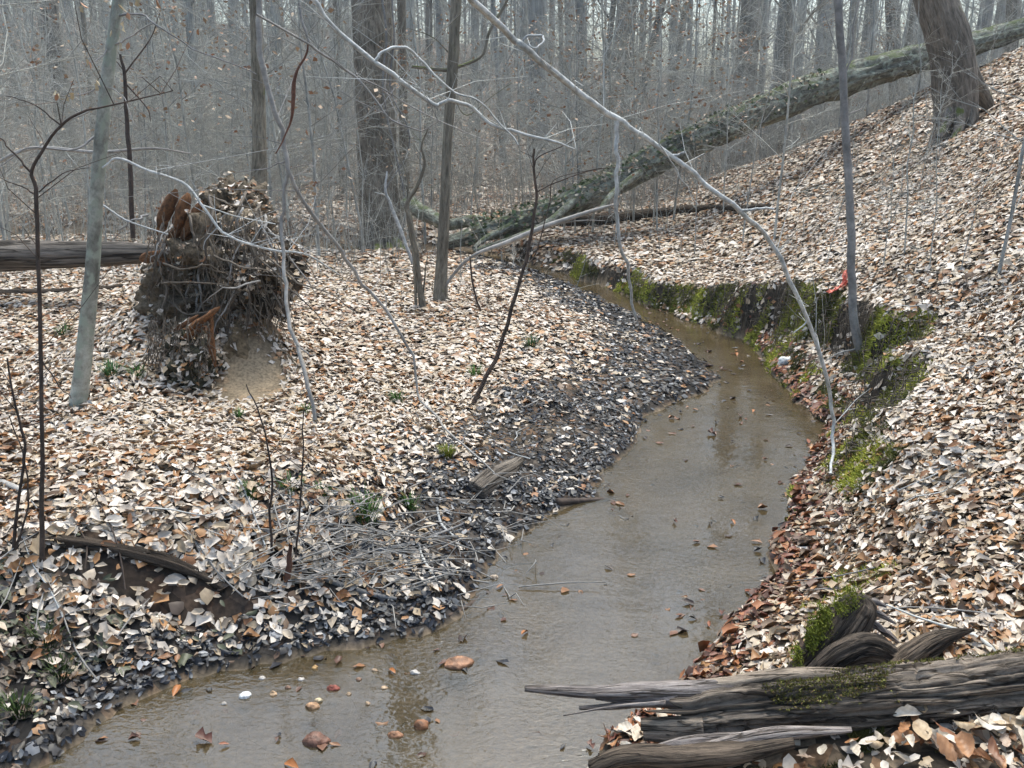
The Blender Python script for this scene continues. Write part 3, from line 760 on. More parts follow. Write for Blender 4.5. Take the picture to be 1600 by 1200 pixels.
# undergrowth thicket of bare stems
def brush_region(k, y0, y1, hmin, hmax, rad, seedshift, xcut=True):
    yy = rng.uniform(0,1,k)**.8*(y1-y0)+y0; xx = rng.uniform(-.60,.60,k)*yy
    ins, dL, dR = creek(xx, yy); dens = .55+.6*vn(xx*.35, yy*.35, s=90+seedshift)
    right = xx > 2.2
    keep = (~ins) & (np.minimum(dL,dR) > .25) & (rng.random(k) < dens) & ~(right & (yy < 17) & (rng.random(k) < .93)) & ~((xx > -1.2) & (xx < 2.6) & (yy < 14.5) & (rng.random(k) < .85))
    xx, yy = xx[keep], yy[keep]; k = len(xx); zz = H(xx, yy)
    h = rng.uniform(hmin,hmax,k)*(.5+.5*rng.random(k)); l = rng.normal(0,.30,(k,2))*h[:,None]
    p = np.stack([np.stack([xx,yy,zz-.02],1), np.stack([xx+l[:,0]*.25,yy+l[:,1]*.25,zz+h*.4],1),
                  np.stack([xx+l[:,0]*.6,yy+l[:,1]*.6,zz+h*.75],1), np.stack([xx+l[:,0]*1.2,yy+l[:,1]*1.2,zz+h],1)],1)
    p[:,1:] += rng.normal(0,.04,(k,3,3))*h[:,None,None]
    r_ = rad*rng.uniform(.5,1.5,k); return p, np.stack([r_, r_*.8, r_*.55, r_*.25],1), h
mb = MB()
for (k, y0, y1, h0, h1, rad, tw) in ((1500,9.0,13.5,.4,1.6,.0035,8), (3600,11.5,19,.5,2.2,.0040,12), (7000,15,28,.8,3.6,.0045,16), (5000,26,46,2.0,5.5,.007,11)):
    p, r_, h = brush_region(k, y0, y1, h0, h1, rad, int(y0)); tubes(p, r_, 3, mb=mb)
    n = len(p)*tw; bi = rng.integers(0,len(p),n); f = rng.uniform(.15,2.95,n); i0 = f.astype(int); u = (f-i0)[:,None]
    q = p[bi,i0]*(1-u)+p[bi,i0+1]*u; d = rng.normal(0,.6,(n,3)); d[:,2] = np.abs(d[:,2])*.6+.1; L_ = h[bi]*rng.uniform(.12,.42,n)
    q2 = q+d*L_[:,None]
    rr = r_[bi,0]*.42; tubes(np.stack([q,q2],1), np.stack([rr,rr*.5],1), 3, mb=mb)
o = link('undergrowth', mb.mesh('undergrowth'), M['brush']); tag(o, 'grey brown thicket of bare stems covering the forest floor behind', 'undergrowth', kind='stuff')

# saplings behind the creek
def grow_sapling(seed, h=5., r0=.015):
    r_ = np.random.default_rng(seed); tr, cr, lf = MB(), MB(), MB(); n = 10; t = np.linspace(0,1,n)
    w = r_.normal(0,.16,(n,3)).cumsum(0)*.5; P = np.stack([w[:,0]*t, w[:,1]*t, t*h-.05],1); R = r0*(1-t)**.8+.003
    tubes(P[None], R[None], 6, mb=tr); L1, L2, ends = [], [], []
    for k in range(28):
        f = r_.uniform(.08,.97)*(n-1); i = int(f); q = P[i]+(P[i+1]-P[i])*(f-i); a = r_.uniform(0,6.28); L_ = (1.15-f/(n-1))*r_.uniform(.5,1.5)*h/5
        d = np.array([math.cos(a), math.sin(a), r_.uniform(.1,.8)]); pts = [q]
        for _ in range(4): d = d+r_.normal(0,.2,3); pts.append(pts[-1]+d*L_/4)
        L1.append(np.array(pts))
        for _ in range(9):
            g = r_.uniform(.5,3.9); j = int(g); q2 = pts[j]+(pts[j+1]-pts[j])*(g-j); d2 = d+r_.normal(0,.8,3); e = q2+d2*L_*r_.uniform(.15,.4); L2.append(np.array([q2, (q2+e)/2+r_.normal(0,.02,3), e])); ends.append(e)
    tubes(np.array(L1), np.tile(np.linspace(r0*.42,.002,5),(len(L1),1)), 3, mb=cr)
    tubes(np.array(L2), np.tile(np.array([.0028,.0022,.0012]),(len(L2),1)), 3, mb=cr)
    e = np.array(ends)[r_.random(len(ends)) < .55]; e = np.repeat(e, 2, 0)+r_.normal(0,.05,(len(e)*2,3)); k = len(e)
    c = np.array([(.34,.22,.13),(.42,.31,.21),(.30,.15,.08)])[r_.integers(0,3,k)]
    scatter(lf, e, np.tile([0,0,1.],(k,1)), np.full(k,.07), c, 2, 1.5)
    return tr.mesh('stem'), cr.mesh('branches'), lf.mesh('dry_leaves')
SP = [grow_sapling(s) for s in (5,6,7,9)]
for st_, br_, lf_ in SP: st_.materials.append(M['brush']); br_.materials.append(M['brush']); lf_.materials.append(M['leaf'])
def sapling(x, y, hs, label, group, leafy=False, k=None, fat=1.):
    k = random.randrange(4) if k is None else k
    t = thing('sapling', label, 'sapling', (x,y,float(H(x,y))), group); t.rotation_euler = (random.uniform(-.08,.08), random.uniform(-.08,.08), random.uniform(0,6.28)); t.scale = (fat*hs, fat*hs, hs)
    for nm, me in (('stem',SP[k][0]),('branches',SP[k][1])) + ((('dry_leaves',SP[k][2]),) if leafy else ()):
        o = bpy.data.objects.new(nm, me); C.objects.link(o); o.parent = t
        if nm != 'stem': o['kind'] = 'stuff'
n = 0
while n < 225:
    yy = random.uniform(9.6, 27); xx = random.uniform(-.58,.58)*yy
    if (xx > 2.2 and yy < 16.5) or (yy < 13.5 and xx > -1.5): continue
    i_, a_, b_2 = creek(np.array([xx]), np.array([yy]))
    if i_[0]: continue
    n += 1; lf = random.random() < .12
    sapling(xx, yy, random.uniform(.5,1.2), 'bare grey sapling in the thicket behind the creek' if not lf else 'sapling with tan dead leaves in the thicket behind the creek', 'leafy saplings in the thicket' if lf else 'bare saplings in the thicket', lf)
for px, py, hs, lab in ((1052,345,1.05,'beech sapling with curled tan leaves over the lower fallen trunk'),(905,350,1.0,'beech sapling with tan leaves beside the broken limb end'),
                        (985,330,.9,'tallest leafy sapling growing through the fallen trunk'),(1130,335,.6,'low leafy sapling under the raised part of the fallen trunk')):
    g = G(px, py); sapling(g[0], g[1], hs, lab, 'beech saplings holding dead leaves', True)
for px, py, hs, lab in ((1210,375,.8,'thin upright sapling where the hill meets the flat'),(1160,380,.55,'short thin sapling left of the hill foot'),(1413,400,.42,'small bare sapling on the leafy slope below the ridge tree'),
                        (1560,430,.7,'bare sapling at the right edge of the leafy slope'),(1452,425,.28,'low bare shrub on the flat bank right of the tape'),(1380,420,.25,'low bare shrub just right of the tape sapling'),(1265,215,.3,'tiny sapling just below the raised log'),(1290,420,.25,'wispy dry shrub left of the tape on the flat bank'),(1500,430,.22,'wispy dry shrub under the right leafy slope'),(1330,300,.25,'wispy shrub on the slope behind the tall bank sapling'),(1435,300,.3,'wispy shrub midway up the slope below the ridge tree'),(1085,400,.4,'thin shrub on the flat above the mossy bank'),(960,385,.4,'thin shrub at the edge of the far creek bend')):
    g = G(px, py); sapling(g[0], g[1], hs, lab, 'bare saplings on the slope', False)

# ------------------------------------------------------------------ hand-placed stems, boughs and logs
def path(pts, y=None):
    """pts: (px, py) at ground distance y, or (px, py, y)"""
    return [PY(p[0], p[1], p[2] if len(p) > 2 else y) for p in pts]
def rad(ws, pts): return [w*.86/2*np.linalg.norm(p-CAM)/FPX for w, p in zip(ws, pts)]
def stem(name, label, cat, mat, main, ws, y=None, twigs=(), group=None, sides=8, wob=.004, extra=0, amp=0, seed=0, pn='stem'):
    P = path(main, y); r_ = rad(ws, P)
    if not twigs and not extra:
        mb = limb(P, r_, sides=sides, wob=wob, amp=amp, seed=seed+3); return solo(name, mb, M[mat], label, cat, P[0], group)
    t = thing(name, label, cat, P[0], group)
    part(pn, limb(P, r_, sides=sides, wob=wob, amp=amp, seed=seed+3), M[mat], t)
    for pts, w in twigs:
        Q = path(pts, y); part('branch', limb(Q, rad(np.linspace(w[0], w[-1], len(Q)), Q), sides=5, wob=wob, seed=seed+9), M[mat], t)
    if extra:      # fine side twigs, real but too many to pick apart
        r2 = np.random.default_rng(seed); S = smooth_path(P, 40); lst = []
        for _ in range(extra):
            q = S[r2.integers(4, 40)]; d = r2.normal(0,.6,3); d[2] = abs(d[2])*.6+.15; L_ = r2.uniform(.15,.55)
            lst.append([q, q+d*L_*.5, q+d*L_+r2.normal(0,.06,3)])
        o = part('twigs', tubes(np.array(lst), np.tile([.0022,.0016,.0008],(len(lst),1)), 3), M[mat], t); o['kind'] = 'stuff'
    return t

# beech on the left with clinging leaves
g = G(124, 634); yb = g[1]
t = thing('beech_tree', 'smooth pale grey beech trunk leaning slightly right on the left bank', 'tree', g)
P = path([(120,645),(128,585),(137,500),(146,400),(151,300),(160,200),(168,120),(178,50),(186,-10),(196,-90)], yb)
part('trunk', limb(P, rad([31,27,25,23,22,21,20,18,17,15], P), n=60, sides=16, amp=.05, fr=2, st=2), M['beech'], t)
for pts, w in (([(182,25),(215,22),(240,35),(290,70),(340,92),(404,117)],(4,1.6)), ([(175,72),(200,60),(240,38)],(3,1.5)), ([(160,165),(96,196),(40,260)],(3,1)), ([(150,212),(110,235),(45,232),(0,262)],(4,1.5)), ([(160,135),(190,150),(215,200)],(2.5,1)), ([(170,70),(150,95),(128,100)],(2.5,1)), ([(165,130),(120,150),(85,150)],(2.5,1))):
    Q = path([(a, b_, yb-.1*i) for i, (a, b_) in enumerate(pts)]); part('branch', limb(Q, rad(np.linspace(w[0],w[1],len(Q)),Q), sides=5, wob=.01), M['grey'], t)
lp = []
for i, (cu) in enumerate((.5,.9,-.4)):
    V, F = leaf_proto(12, 50+i, cu); me = mk_mesh('leaf', V, F, {'leaf_colour': np.tile([(.52,.42,.27,1),(.60,.50,.34,1),(.42,.22,.12,1)][i],(len(V),1))}); me.materials.append(M['leaf']); lp.append(me)
for i, (a, b_) in enumerate([(85,145),(93,150),(88,152),(106,153),(135,98),(140,102),(152,135),(155,130),(132,8),(128,14),(190,14),(201,25),(193,42),(172,52),(200,72),(187,72),(272,58),(310,50),(113,150),(92,26),(248,6),(215,3)]):
    q = PY(a, b_, yb-.15-.02*(i%5)); o = bpy.data.objects.new('leaf', lp[i%3]); C.objects.link(o); o.parent = t
    o.location = Vector(q-g); o.rotation_euler = (random.uniform(-1,1), random.uniform(.6,2.2), random.uniform(0,6.28)); s = random.uniform(.035,.055); o.scale = (s,s,s)

# slender dark saplings on the left
stem('sapling','thin dark forked sapling left of the beech','sapling','dark', [(66,885),(64,780),(66,700),(63,560),(60,405),(57,305),(49,270),(67,233),(96,196),(130,175),(155,168),(210,156),(270,142)], [9,8,7,7,7,7,6,5,4.5,4,3,2.5,1.5], G(66,885)[1],
     [([(49,270),(20,238),(0,215)],(4,2)), ([(96,196),(50,162),(10,150)],(3,1)), ([(57,305),(30,290),(-10,275)],(3,1)), ([(64,560),(90,600),(112,622)],(3,1.5)), ([(61,300),(100,270),(140,262)],(2.5,1))], extra=14, seed=2)
stem('sapling','straight dark sapling just right of the beech','sapling','dark', [(208,372),(205,300),(202,245),(198,185),(195,120),(188,85)], [9,8,8,7,6,4], 9.2, [([(195,115),(235,60),(250,20)],(3,1)), ([(196,130),(230,170),(236,190)],(3,1)), ([(195,112),(175,95),(150,130)],(2,1))], extra=10, seed=4)
stem('sapling','two spindly stems at the left edge of the near bank','sapling','dark', [(20,870),(32,760),(40,700),(25,640),(10,560)], [6,5,5,4,3], G(20,870)[1], [([(22,865),(44,790),(38,720),(15,650)],(4,2))], extra=8, seed=5)
stem('sapling','thin brown stem rising from the left leaf bed','sapling','dark', [(425,870),(422,800),(425,740),(410,660),(385,600)], [5,4.5,4,3,2], G(425,870)[1], seed=6, extra=4)
stem('sapling','thin straight green brown stem beside the twig pile','sapling','dark', [(462,880),(468,800),(472,720),(474,640)], [4,3.5,3,2], G(462,880)[1], seed=7, extra=4)
g = G(450, 912); stem('broken_stub','short dark rotten stub standing beside the twig pile','stub','red', [(449,915),(452,880),(454,852)], [14,10,6], g[1], amp=.2)

# dark mossy tree behind the root plate
g = G(403,285); t = thing('tree','dark mossy trunk rising behind the upturned root plate','tree',g)
P = path([(404,300),(405,250),(405,180),(402,100),(400,20),(398,-60),(396,-160)], 10.2); part('trunk', limb(P, rad([30,25,23,22,21,20,18],P), n=40, sides=12, amp=.12, seed=4), M['oak_moss'], t)
# big oak
g = G(598, 378); yo = g[1]
t = thing('oak_tree','big rough barked oak standing on the flat left of the creek bend','tree',g)
P = path([(598,405),(597,372),(594,330),(590,260),(587,180),(585,100),(582,20),(580,-60),(578,-200),(575,-420),(570,-800)], yo)
fl = lambda th, z: .38*np.exp(-z/.22)*(.55+.6*np.cos(th*5+1.0)) 
part('trunk', limb(P, rad([84,78,72,69,67,68,70,70,66,58,40],P), n=90, sides=40, amp=.10, fr=9, st=1.4, seed=8, flare=fl), M['oak'], t)
for (a, b_, w) in ((560,392,22),(640,398,26),(618,412,24),(585,410,18)):
    Q = [PY(597,350,yo-.05), PY((a+597)/2, (b_+372)/2-6, yo-.25), G(a,b_)-np.array([0,0,.02])]; part('root', limb(Q, [.12,.08,.03], sides=10, amp=.1), M['oak_moss'], t)
for pts, w in (([(622,380,yo-.3),(632,330,yo-.35),(622,250,yo-.35),(600,160,yo-.4),(604,60,yo-.4),(590,-40,yo-.4)],(4,4)), ([(600,300,yo-.4),(640,220,yo-.42),(612,140,yo-.4),(616,40,yo-.4),(612,-60,yo-.4)],(3,3))):
    Q = path(pts); part('vine', limb(Q, rad(np.linspace(w[0],w[1],len(Q)),Q), sides=5, wob=.02), M['grey'], t)
r2 = np.random.default_rng(3); lst = []
for _ in range(10):
    q = PY(r2.uniform(570,610), -150-r2.uniform(0,600), yo); a = r2.uniform(0,6.28); d = np.array([math.cos(a), math.sin(a), .8]); L_ = r2.uniform(2,4.5)
    pts = [q]
    for _ in range(5): d = d+r2.normal(0,.2,3); pts.append(pts[-1]+d*L_/5)
    lst.append(pts)
part('crown', tubes(np.array(lst), np.tile(np.linspace(.09,.015,6),(10,1)), 6), M['oak'], t)
# slender mossy tree with a broken stub
g = G(690, 470); ym = g[1]
stem('tree','slender grey green mossy tree with a broken side stub','tree','oak_moss', [(687,478),(690,420),(694,330),(698,250),(703,150),(709,80),(713,0),(720,-120),(728,-300)], [32,21,18,17,18,19,17,15,10], ym,
     [([(702,110),(675,108),(643,104)],(7,5)), ([(705,108),(730,100),(755,85),(765,50),(790,5),(815,-60)],(6,5)), ([(688,462),(675,470),(668,482)],(8,2)), ([(692,462),(706,472),(716,480)],(8,2)),
      ([(712,95),(690,70),(670,55),(640,45)],(3,1)), ([(707,150),(730,180),(770,150),(800,130)],(2.5,1))], sides=14, amp=.10, pn='trunk', seed=12)
# forked small tree
g = G(662, 482)
stem('small_tree','forked brown small tree left of the slender mossy tree','tree','oak_moss', [(662,486),(655,440),(650,390),(640,340),(636,318),(654,288),(663,256),(659,229),(668,202)], [15,10,9,8,8,6,5,4,2.5], g[1],
     [([(650,480),(646,400),(636,330),(637,280),(618,230)],(6,2)), ([(660,470),(664,430),(668,400)],(4,2))], sides=8, amp=.06, seed=13, extra=8)
stem('dead_sapling','bleached crooked dead stem leaning against the oak roots','sapling','pale', [(645,412),(628,365),(610,318),(603,300),(604,268)], [6,6,6,5,3], 10.2, [([(604,305),(585,300)],(3,1))])
# dark pole sapling leaning right over the leaf bed
g = G(736, 636)
stem('sapling','dark leaning pole sapling standing where dry and wet leaves meet','sapling','dark', [(736,638),(756,596),(775,560),(790,515),(800,480),(812,440),(824,398),(834,340),(838,300),(834,260),(834,232)], [10,8,8,7,7,6.5,6,5.5,5,4,4], g[1],
     [([(820,410),(835,400),(858,320),(868,280),(940,262)],(3,1)), ([(834,262),(842,245),(875,230),(905,218)],(3,1)), ([(838,300),(870,285),(930,265),(1000,262)],(3,1.2))], seed=14, extra=8)
stem('sapling','thin curved stem just left of the leaning pole sapling','sapling','dark', [(753,490),(742,460),(736,420),(735,400)], [4,4,3,2], G(753,490)[1])
# small grey shrub crossing sticks near the mossy tree
g = G(672,485); stem('sapling','grey slanting stem crossing the mossy tree base','sapling','grey', [(672,485),(700,440),(735,402),(790,380),(850,355),(930,328),(960,320)], [5,6,6,9,10,7,3], 8.6, [([(850,355),(900,345),(945,345)],(3,1))], seed=15)

# tall bare sapling by the tape
g = G(1343, 545)
stem('sapling','tall bare grey sapling rooted in the mossy cut bank','sapling','grey', [(1346,552),(1334,500),(1331,440),(1330,380),(1327,300),(1321,200),(1316,100),(1310,20),(1304,-60),(1296,-200)], [18,15,14,14,14,13,13,13,12,9], g[1],
     [([(1318,120),(1330,90),(1334,40),(1345,-10)],(4,2)), ([(1320,180),(1345,170),(1360,150)],(2.5,1)), ([(1316,90),(1300,60),(1290,20)],(2,1)), ([(1340,545),(1310,552),(1290,565)],(4,1.5))], sides=10, amp=.05, seed=16)
# leaning ridge tree
g = G(1490, 212); yl = g[1]
t = thing('ridge_tree','big trunk leaning left on the ridge with dark hollow roots','tree',g)
P = path([(1492,228),(1494,195),(1494,150),(1490,105),(1480,60),(1465,10),(1450,-50),(1430,-140),(1400,-300),(1380,-600)], yl)
part('trunk', limb(P, rad([80,66,66,66,64,60,58,54,48,30],P), n=80, sides=36, amp=.11, fr=9, st=1.5, seed=18), M['lean'], t)
for pts, w in (([(1498,90,yl-.02),(1518,128,yl+.02),(1533,148,yl+.08),(1544,166,yl+.12)],(38,20)), ([(1486,170,yl-.1),(1478,195,yl-.3),(1466,216,yl-.5)],(22,8)), ([(1498,170,yl-.15),(1498,200,yl-.35),(1488,222,yl-.55)],(24,9)), ([(1510,160,yl-.1),(1520,180,yl-.2),(1516,200,yl-.3)],(26,10)), ([(1476,165,yl),(1466,180,yl-.02),(1458,192,yl)],(18,8))):
    Q = path(pts); part('root', limb(Q, rad(np.linspace(w[0],w[1],len(Q)),Q), sides=14, amp=.12, n=20), M['lean'], t)

# pale arching boughs
stem('bough','longest pale bough arching from top centre down to the right bank','branch','pale',
     [(700,-60,3.6),(740,5,3.7),(800,60,3.9),(815,72,3.9),(860,108,4.0),(910,150,4.1),(960,183,4.2),(1010,215,4.25),(1055,247,4.3),(1100,285,4.35),(1155,328,4.4),(1200,375,4.5),(1235,440,4.55),(1262,500,4.6),(1285,570,4.65),(1298,630,4.7),(1303,680,4.7),(1300,740,4.5)],
     [13,12,11.5,12,11,10.5,10,9.5,9.5,9,9,8,8,7,7,6,6,4],
     twigs=[([(963,184,4.2),(962,210,4.2),(965,260,4.2),(963,320,4.25),(972,385,4.3),(985,440,4.4),(993,498,4.5)],(9,5)), ([(1050,243,4.3),(1068,238,4.3)],(5,4)), ([(1156,329,4.4),(1185,325,4.4),(1208,327,4.4)],(5,4)),
            ([(812,70,3.9),(822,55,3.9),(850,58,3.9),(840,75,3.8),(826,66,3.8)],(5,3)), ([(1262,500,4.6),(1240,520,4.6)],(3,2)), ([(1030,225,4.25),(1060,270,4.3),(1090,320,4.3)],(2.5,1))], sides=10, wob=.010, amp=.08, seed=20, extra=26)
stem('bough','pale double curved bough over the big oak','branch','pale',
     [(470,-40,3.8),(492,0,3.8),(515,35,3.85),(540,62,3.9),(585,97,3.95),(640,135,4.0),(678,163,4.05),(690,160,4.05),(705,156,4.05),(735,167,4.1),(765,195,4.1),(805,205,4.15),(850,217,4.15),(900,232,4.2)],
     [9,9,9,8.5,8,8,7.5,7,6.5,6.5,6,5.5,5,3],
     twigs=[([(585,97,3.95),(600,80,3.95),(625,73,3.95),(650,88,4.),(680,120,4.),(710,143,4.05),(745,157,4.05),(775,185,4.1),(808,226,4.1)],(6,3)), ([(678,163,4.05),(685,172,4.05)],(4,2))], sides=8, amp=.08, wob=.008, seed=21, extra=22)
stem('bough','grey crooked branch from the mossy tree crown towards the oak','branch','grey', [(467,5,4.2),(476,45,4.2),(485,70,4.2),(520,95,4.25),(560,125,4.3),(590,160,4.3),(615,190,4.3),(660,205,4.3)], [4,4.5,4.5,4,4,3.5,3,2], twigs=[([(400,22,4.),(440,45,4.1),(488,72,4.2)],(4,4)), ([(560,120,4.3),(600,140,4.3),(640,165,4.4),(700,195,4.4),(770,225,4.4)],(3,1.2)), ([(560,125,4.3),(590,135,4.3),(620,160,4.3)],(2,1))], seed=22, extra=8)
stem('bough','torn branch with a reddish brown split hanging left of the oak','branch','red', [(482,60,4.5),(480,85,4.5),(466,108,4.5),(458,140,4.5),(458,165,4.5),(450,200,4.5),(430,240,4.5)], [3,3.5,4,7,6,3,2], sides=6, amp=.3, seed=23)
stem('vine_stem','long dark drooping stem running from the top down across the left leaf bed','branch','grey',
     [(402,-40,4.6),(406,20,4.6),(408,81,4.6),(422,142,4.6),(439,199,4.6),(450,250,4.6),(459,290,4.6),(500,351,4.7),(537,398,4.8),(564,440,4.9),(597,480,5.0),(628,528,5.0),(648,560,5.0),(656,620,4.9),(684,655,4.7),(722,692,4.5),(770,740,4.3)],
     [10,10,10,9,9,8,7,7,7,6.5,6,5.5,5,4,4,3.5,2.5],
     twigs=[([(452,262,4.6),(444,310,4.6),(442,350,4.6),(444,420,4.5),(448,480,4.4),(462,540,4.3),(478,600,4.2),(491,658,4.15)],(6,8)), ([(464,538,4.3),(480,552,4.3),(492,556,4.3)],(4,2)), ([(452,250,4.6),(420,262,4.6),(370,270,4.7)],(2.5,1.2))], sides=8, amp=.06, wob=.010, seed=24, extra=24)
stem('bough','pale zigzag twig lying across the top of the root plate','branch','pale', [(160,262,5.2),(185,248,5.2),(230,266,5.2),(285,285,5.2),(315,320,5.15),(345,360,5.1),(380,378,5.1),(430,392,5.1),(480,398,5.1),(530,430,5.2)], [3,5,5,5,4.5,4.5,4,4,3.5,2], twigs=[([(315,320,5.15),(370,338,5.1),(430,350,5.1)],(3,1.5)), ([(160,320,5.4),(200,345,5.3),(262,366,5.3)],(4,2)), ([(340,355,5.1),(322,375,5.1),(318,390,5.1)],(2.5,1))], seed=25, extra=26)
stem('fallen_pole','long pale pole lying level behind the beech on the left','pole','grey', [(-40,275,9.5),(45,232,9.5),(150,238,9.5),(240,232,9.6),(300,240,9.8)], [4,6,6,4,2], seed=26)

# big fallen trunk across the back
t = thing('fallen_tree','huge lichen grey fallen trunk slanting down from the right ridge to the creek bend','log', PY(1000,265,13.8))
P = path([(690,382,12.9),(760,362,13.1),(850,335,13.3),(930,298,13.5),(1000,262,13.8),(1080,222,14.0),(1150,190,14.2),(1230,158,14.4),(1300,131,14.7),(1380,107,14.9),(1440,91,15.2),(1520,68,15.7),(1600,44,16.2),(1700,15,16.8)])
rr_ = [.10,.15,.20,.23,.25,.26,.26,.26,.26,.25,.24,.21,.19,.16]
rr_ = [r*.80 for r in rr_]
part('trunk', limb(P, rr_, n=200, sides=36, amp=.24, fr=11, st=2.2, cap=True, seed=30), M['log'], t)
for pts, w in (([(800,352,13.0),(760,372,12.8),(740,388,12.6)],(14,8)), ([(900,312,13.3),(850,352,12.6),(800,372,12.2),(740,392,11.9)],(16,6)), ([(1000,270,13.6),(960,300,13.0),(935,330,12.6)],(16,8)), ([(780,355,13.2),(740,345,13.4),(690,350,13.6),(640,312,13.9)],(22,20))):
    Q = path(pts); part('limb', limb(Q, rad(np.linspace(w[0],w[1],len(Q)),Q), sides=10, amp=.12, n=24, cap=True), M['log'], t)
lf = MB(); S = smooth_path(P, 400)[20:240]; k = 2300; q = S[rng.integers(0,len(S),k)]; a = rng.uniform(-.6,np.pi+.6,k)
q = q + np.stack([np.zeros(k), -np.cos(a)*.195, np.sin(a)*.19+.02],1)+rng.normal(0,.03,(k,3))
c = np.array([(.30,.23,.15),(.42,.36,.28),(.09,.13,.05),(.07,.10,.05)])[rng.integers(0,4,k)]
scatter(lf, q, np.stack([np.zeros(k), -np.cos(a), np.sin(a)],1), rng.uniform(.05,.09,k), c, 2, .8)
o = part('caught_leaves', lf, M['leaf'], t); o['kind'] = 'stuff'

def simple_log(name, label, pts, ws, mat, y=None, sides=14, amp=.14, cat='log', sink=0.0, n=40, seed=0):
    P = [G(p[0], p[1]) if len(p) == 2 and y is None else PY(p[0], p[1], p[2] if len(p) > 2 else y) for p in pts]
    r_ = rad(ws, P); P = [p+np.array([0,0,r*sink]) for p, r in zip(P, r_)]
    return solo(name, limb(P, r_, n=n, sides=sides, amp=amp, cap=True, seed=seed, fr=6, st=2), M[mat], label, cat, P[0])
simple_log('fallen_log','brown mossy log lying level at the left edge behind the beech', [(-80,402,7.9),(0,400,7.9),(100,398,7.9),(180,397,7.85),(245,396,7.8)], [46,46,44,40,30], 'oldlog', sides=28, n=80, seed=2)
simple_log('small_log','thin dark log below the brown mossy log on the left', [(-40,464),(40,462),(110,458),(200,450)], [16,15,13,9], 'darklog', sink=.4)
simple_log('dark_log_form','dark rotten log on the flat beyond the creek under the fallen trunk', [(845,358),(930,352),(1000,343),(1080,333),(1140,330),(1205,325)], [20,24,20,17,13,8], 'darklog', sink=.7, n=60)
simple_log('dark_log_form','dark soil edge slanting up the foot of the hill below the fallen trunk, built as a log', [(1192,246),(1230,222),(1262,198),(1312,168)], [12,15,14,6], 'darklog', sink=.6)  # stands for the ridge's dark soil edge, added in the form of a log
simple_log('log_piece','pale log end poking out right of the oak roots', [(634,318,13.0),(665,335,12.6),(700,352,12.2)], [24,26,20], 'log')
simple_log('far_log','pale grey log lying far back left of the oak', [(430,288),(500,290),(565,288)], [8,9,8], 'pale', sink=1.)
simple_log('far_log','second pale log lying behind the first left of the oak', [(470,276),(560,280)], [6,7], 'pale', sink=1.)
simple_log('mossy_chunk','bent dark branch lying on the leaves beyond the left log', [(55,322),(90,314),(125,322)], [6,7,6], 'dark', sink=1., cat='branch')
simple_log('small_log','small mossy rotten log piece on the slope of the right hill', [(1250,306),(1270,297),(1285,291)], [8,9,6], 'darklog', sink=.8)
simple_log('driftwood','dark wet stick pointing from the leaf bar into the creek', [(870,788),(905,785),(935,783),(962,781)], [14,10,8,5], 'dark', sink=.6, cat='stick')
simple_log('stump_chunk','grey weathered wood chunk tilted on the wet leaf bar', [(742,772),(765,755),(795,738),(812,722)], [40,44,36,18], 'oldlog', sink=.15, cat='wood', n=24, sides=20)
simple_log('bank_log','dark decaying log along the lip of the near left bank', [(40,842),(110,852),(180,862),(250,880),(310,900),(352,922)], [14,24,20,26,18,15], 'darklog', sink=.55, n=80, sides=24, amp=.42)
simple_log('fallen_branch','greyish fallen branch running down beside the near left bank log', [(-10,752),(60,782),(120,805),(170,838),(230,862)], [10,11,11,9,5], 'grey', sink=.9, cat='branch')
simple_log('fallen_branch','dark stick half buried in leaves at the right edge', [(1530,625),(1560,618),(1600,612)], [10,11,9], 'darklog', sink=.3, cat='branch')
simple_log('fallen_branch','long dark stick below the half buried one at the right edge', [(1500,668),(1545,660),(1610,652)], [5,10,10], 'darklog', sink=.4, cat='branch')
simple_log('fallen_branch','pale curved branch on the leaves at the right edge', [(1440,760),(1500,738),(1560,730),(1620,742)], [3,5,6,6], 'pale', sink=1.2, cat='branch')
simple_log('fallen_branch','thin grey branch slanting across the right leaf slope', [(1485,665),(1515,700),(1550,722),(1585,745)], [3,4,4,3], 'grey', sink=1.5, cat='branch')
simple_log('fallen_branch','dark wet twig reaching into the creek below the leaf bar', [(700,965),(735,948),(765,920),(790,888),(840,880)], [6,9,7,5,2], 'dark', sink=1., cat='branch')
simple_log('fallen_branch','long grey arched twig over the twig pile', [(430,925),(500,905),(560,872),(640,855),(720,825),(740,808)], [6,7,6,5,4,3], 'grey', sink=3., cat='branch')
simple_log('fallen_branch','thick grey branch at the foot of the twig pile', [(500,905),(540,920),(580,932),(620,938)], [9,10,9,6], 'grey', sink=1., cat='branch')
simple_log('fallen_branch','pale bent twig standing out of the wet leaves', [(655,858),(662,880),(690,925)], [4,5,4], 'pale', sink=3., cat='branch')
simple_log('fallen_branch','pale hooked twig among the wet leaves above the bent one', [(683,798),(690,825),(710,842)], [4,5,3], 'pale', sink=3., cat='branch')
simple_log('fallen_branch','dark stick lying on leaves behind the tape sapling', [(1255,470),(1285,458),(1300,455)], [5,6,4], 'dark', sink=1.2, cat='branch')
# thin pale stick, lower right
stem('stick','thin white stick leaning over the rotten log at the right edge','stick','pale', [(1385,945,2.95),(1450,970,2.8),(1515,990,2.7),(1560,1020,2.6),(1620,1070,2.45)], [3,4,7,7,7], sides=6)

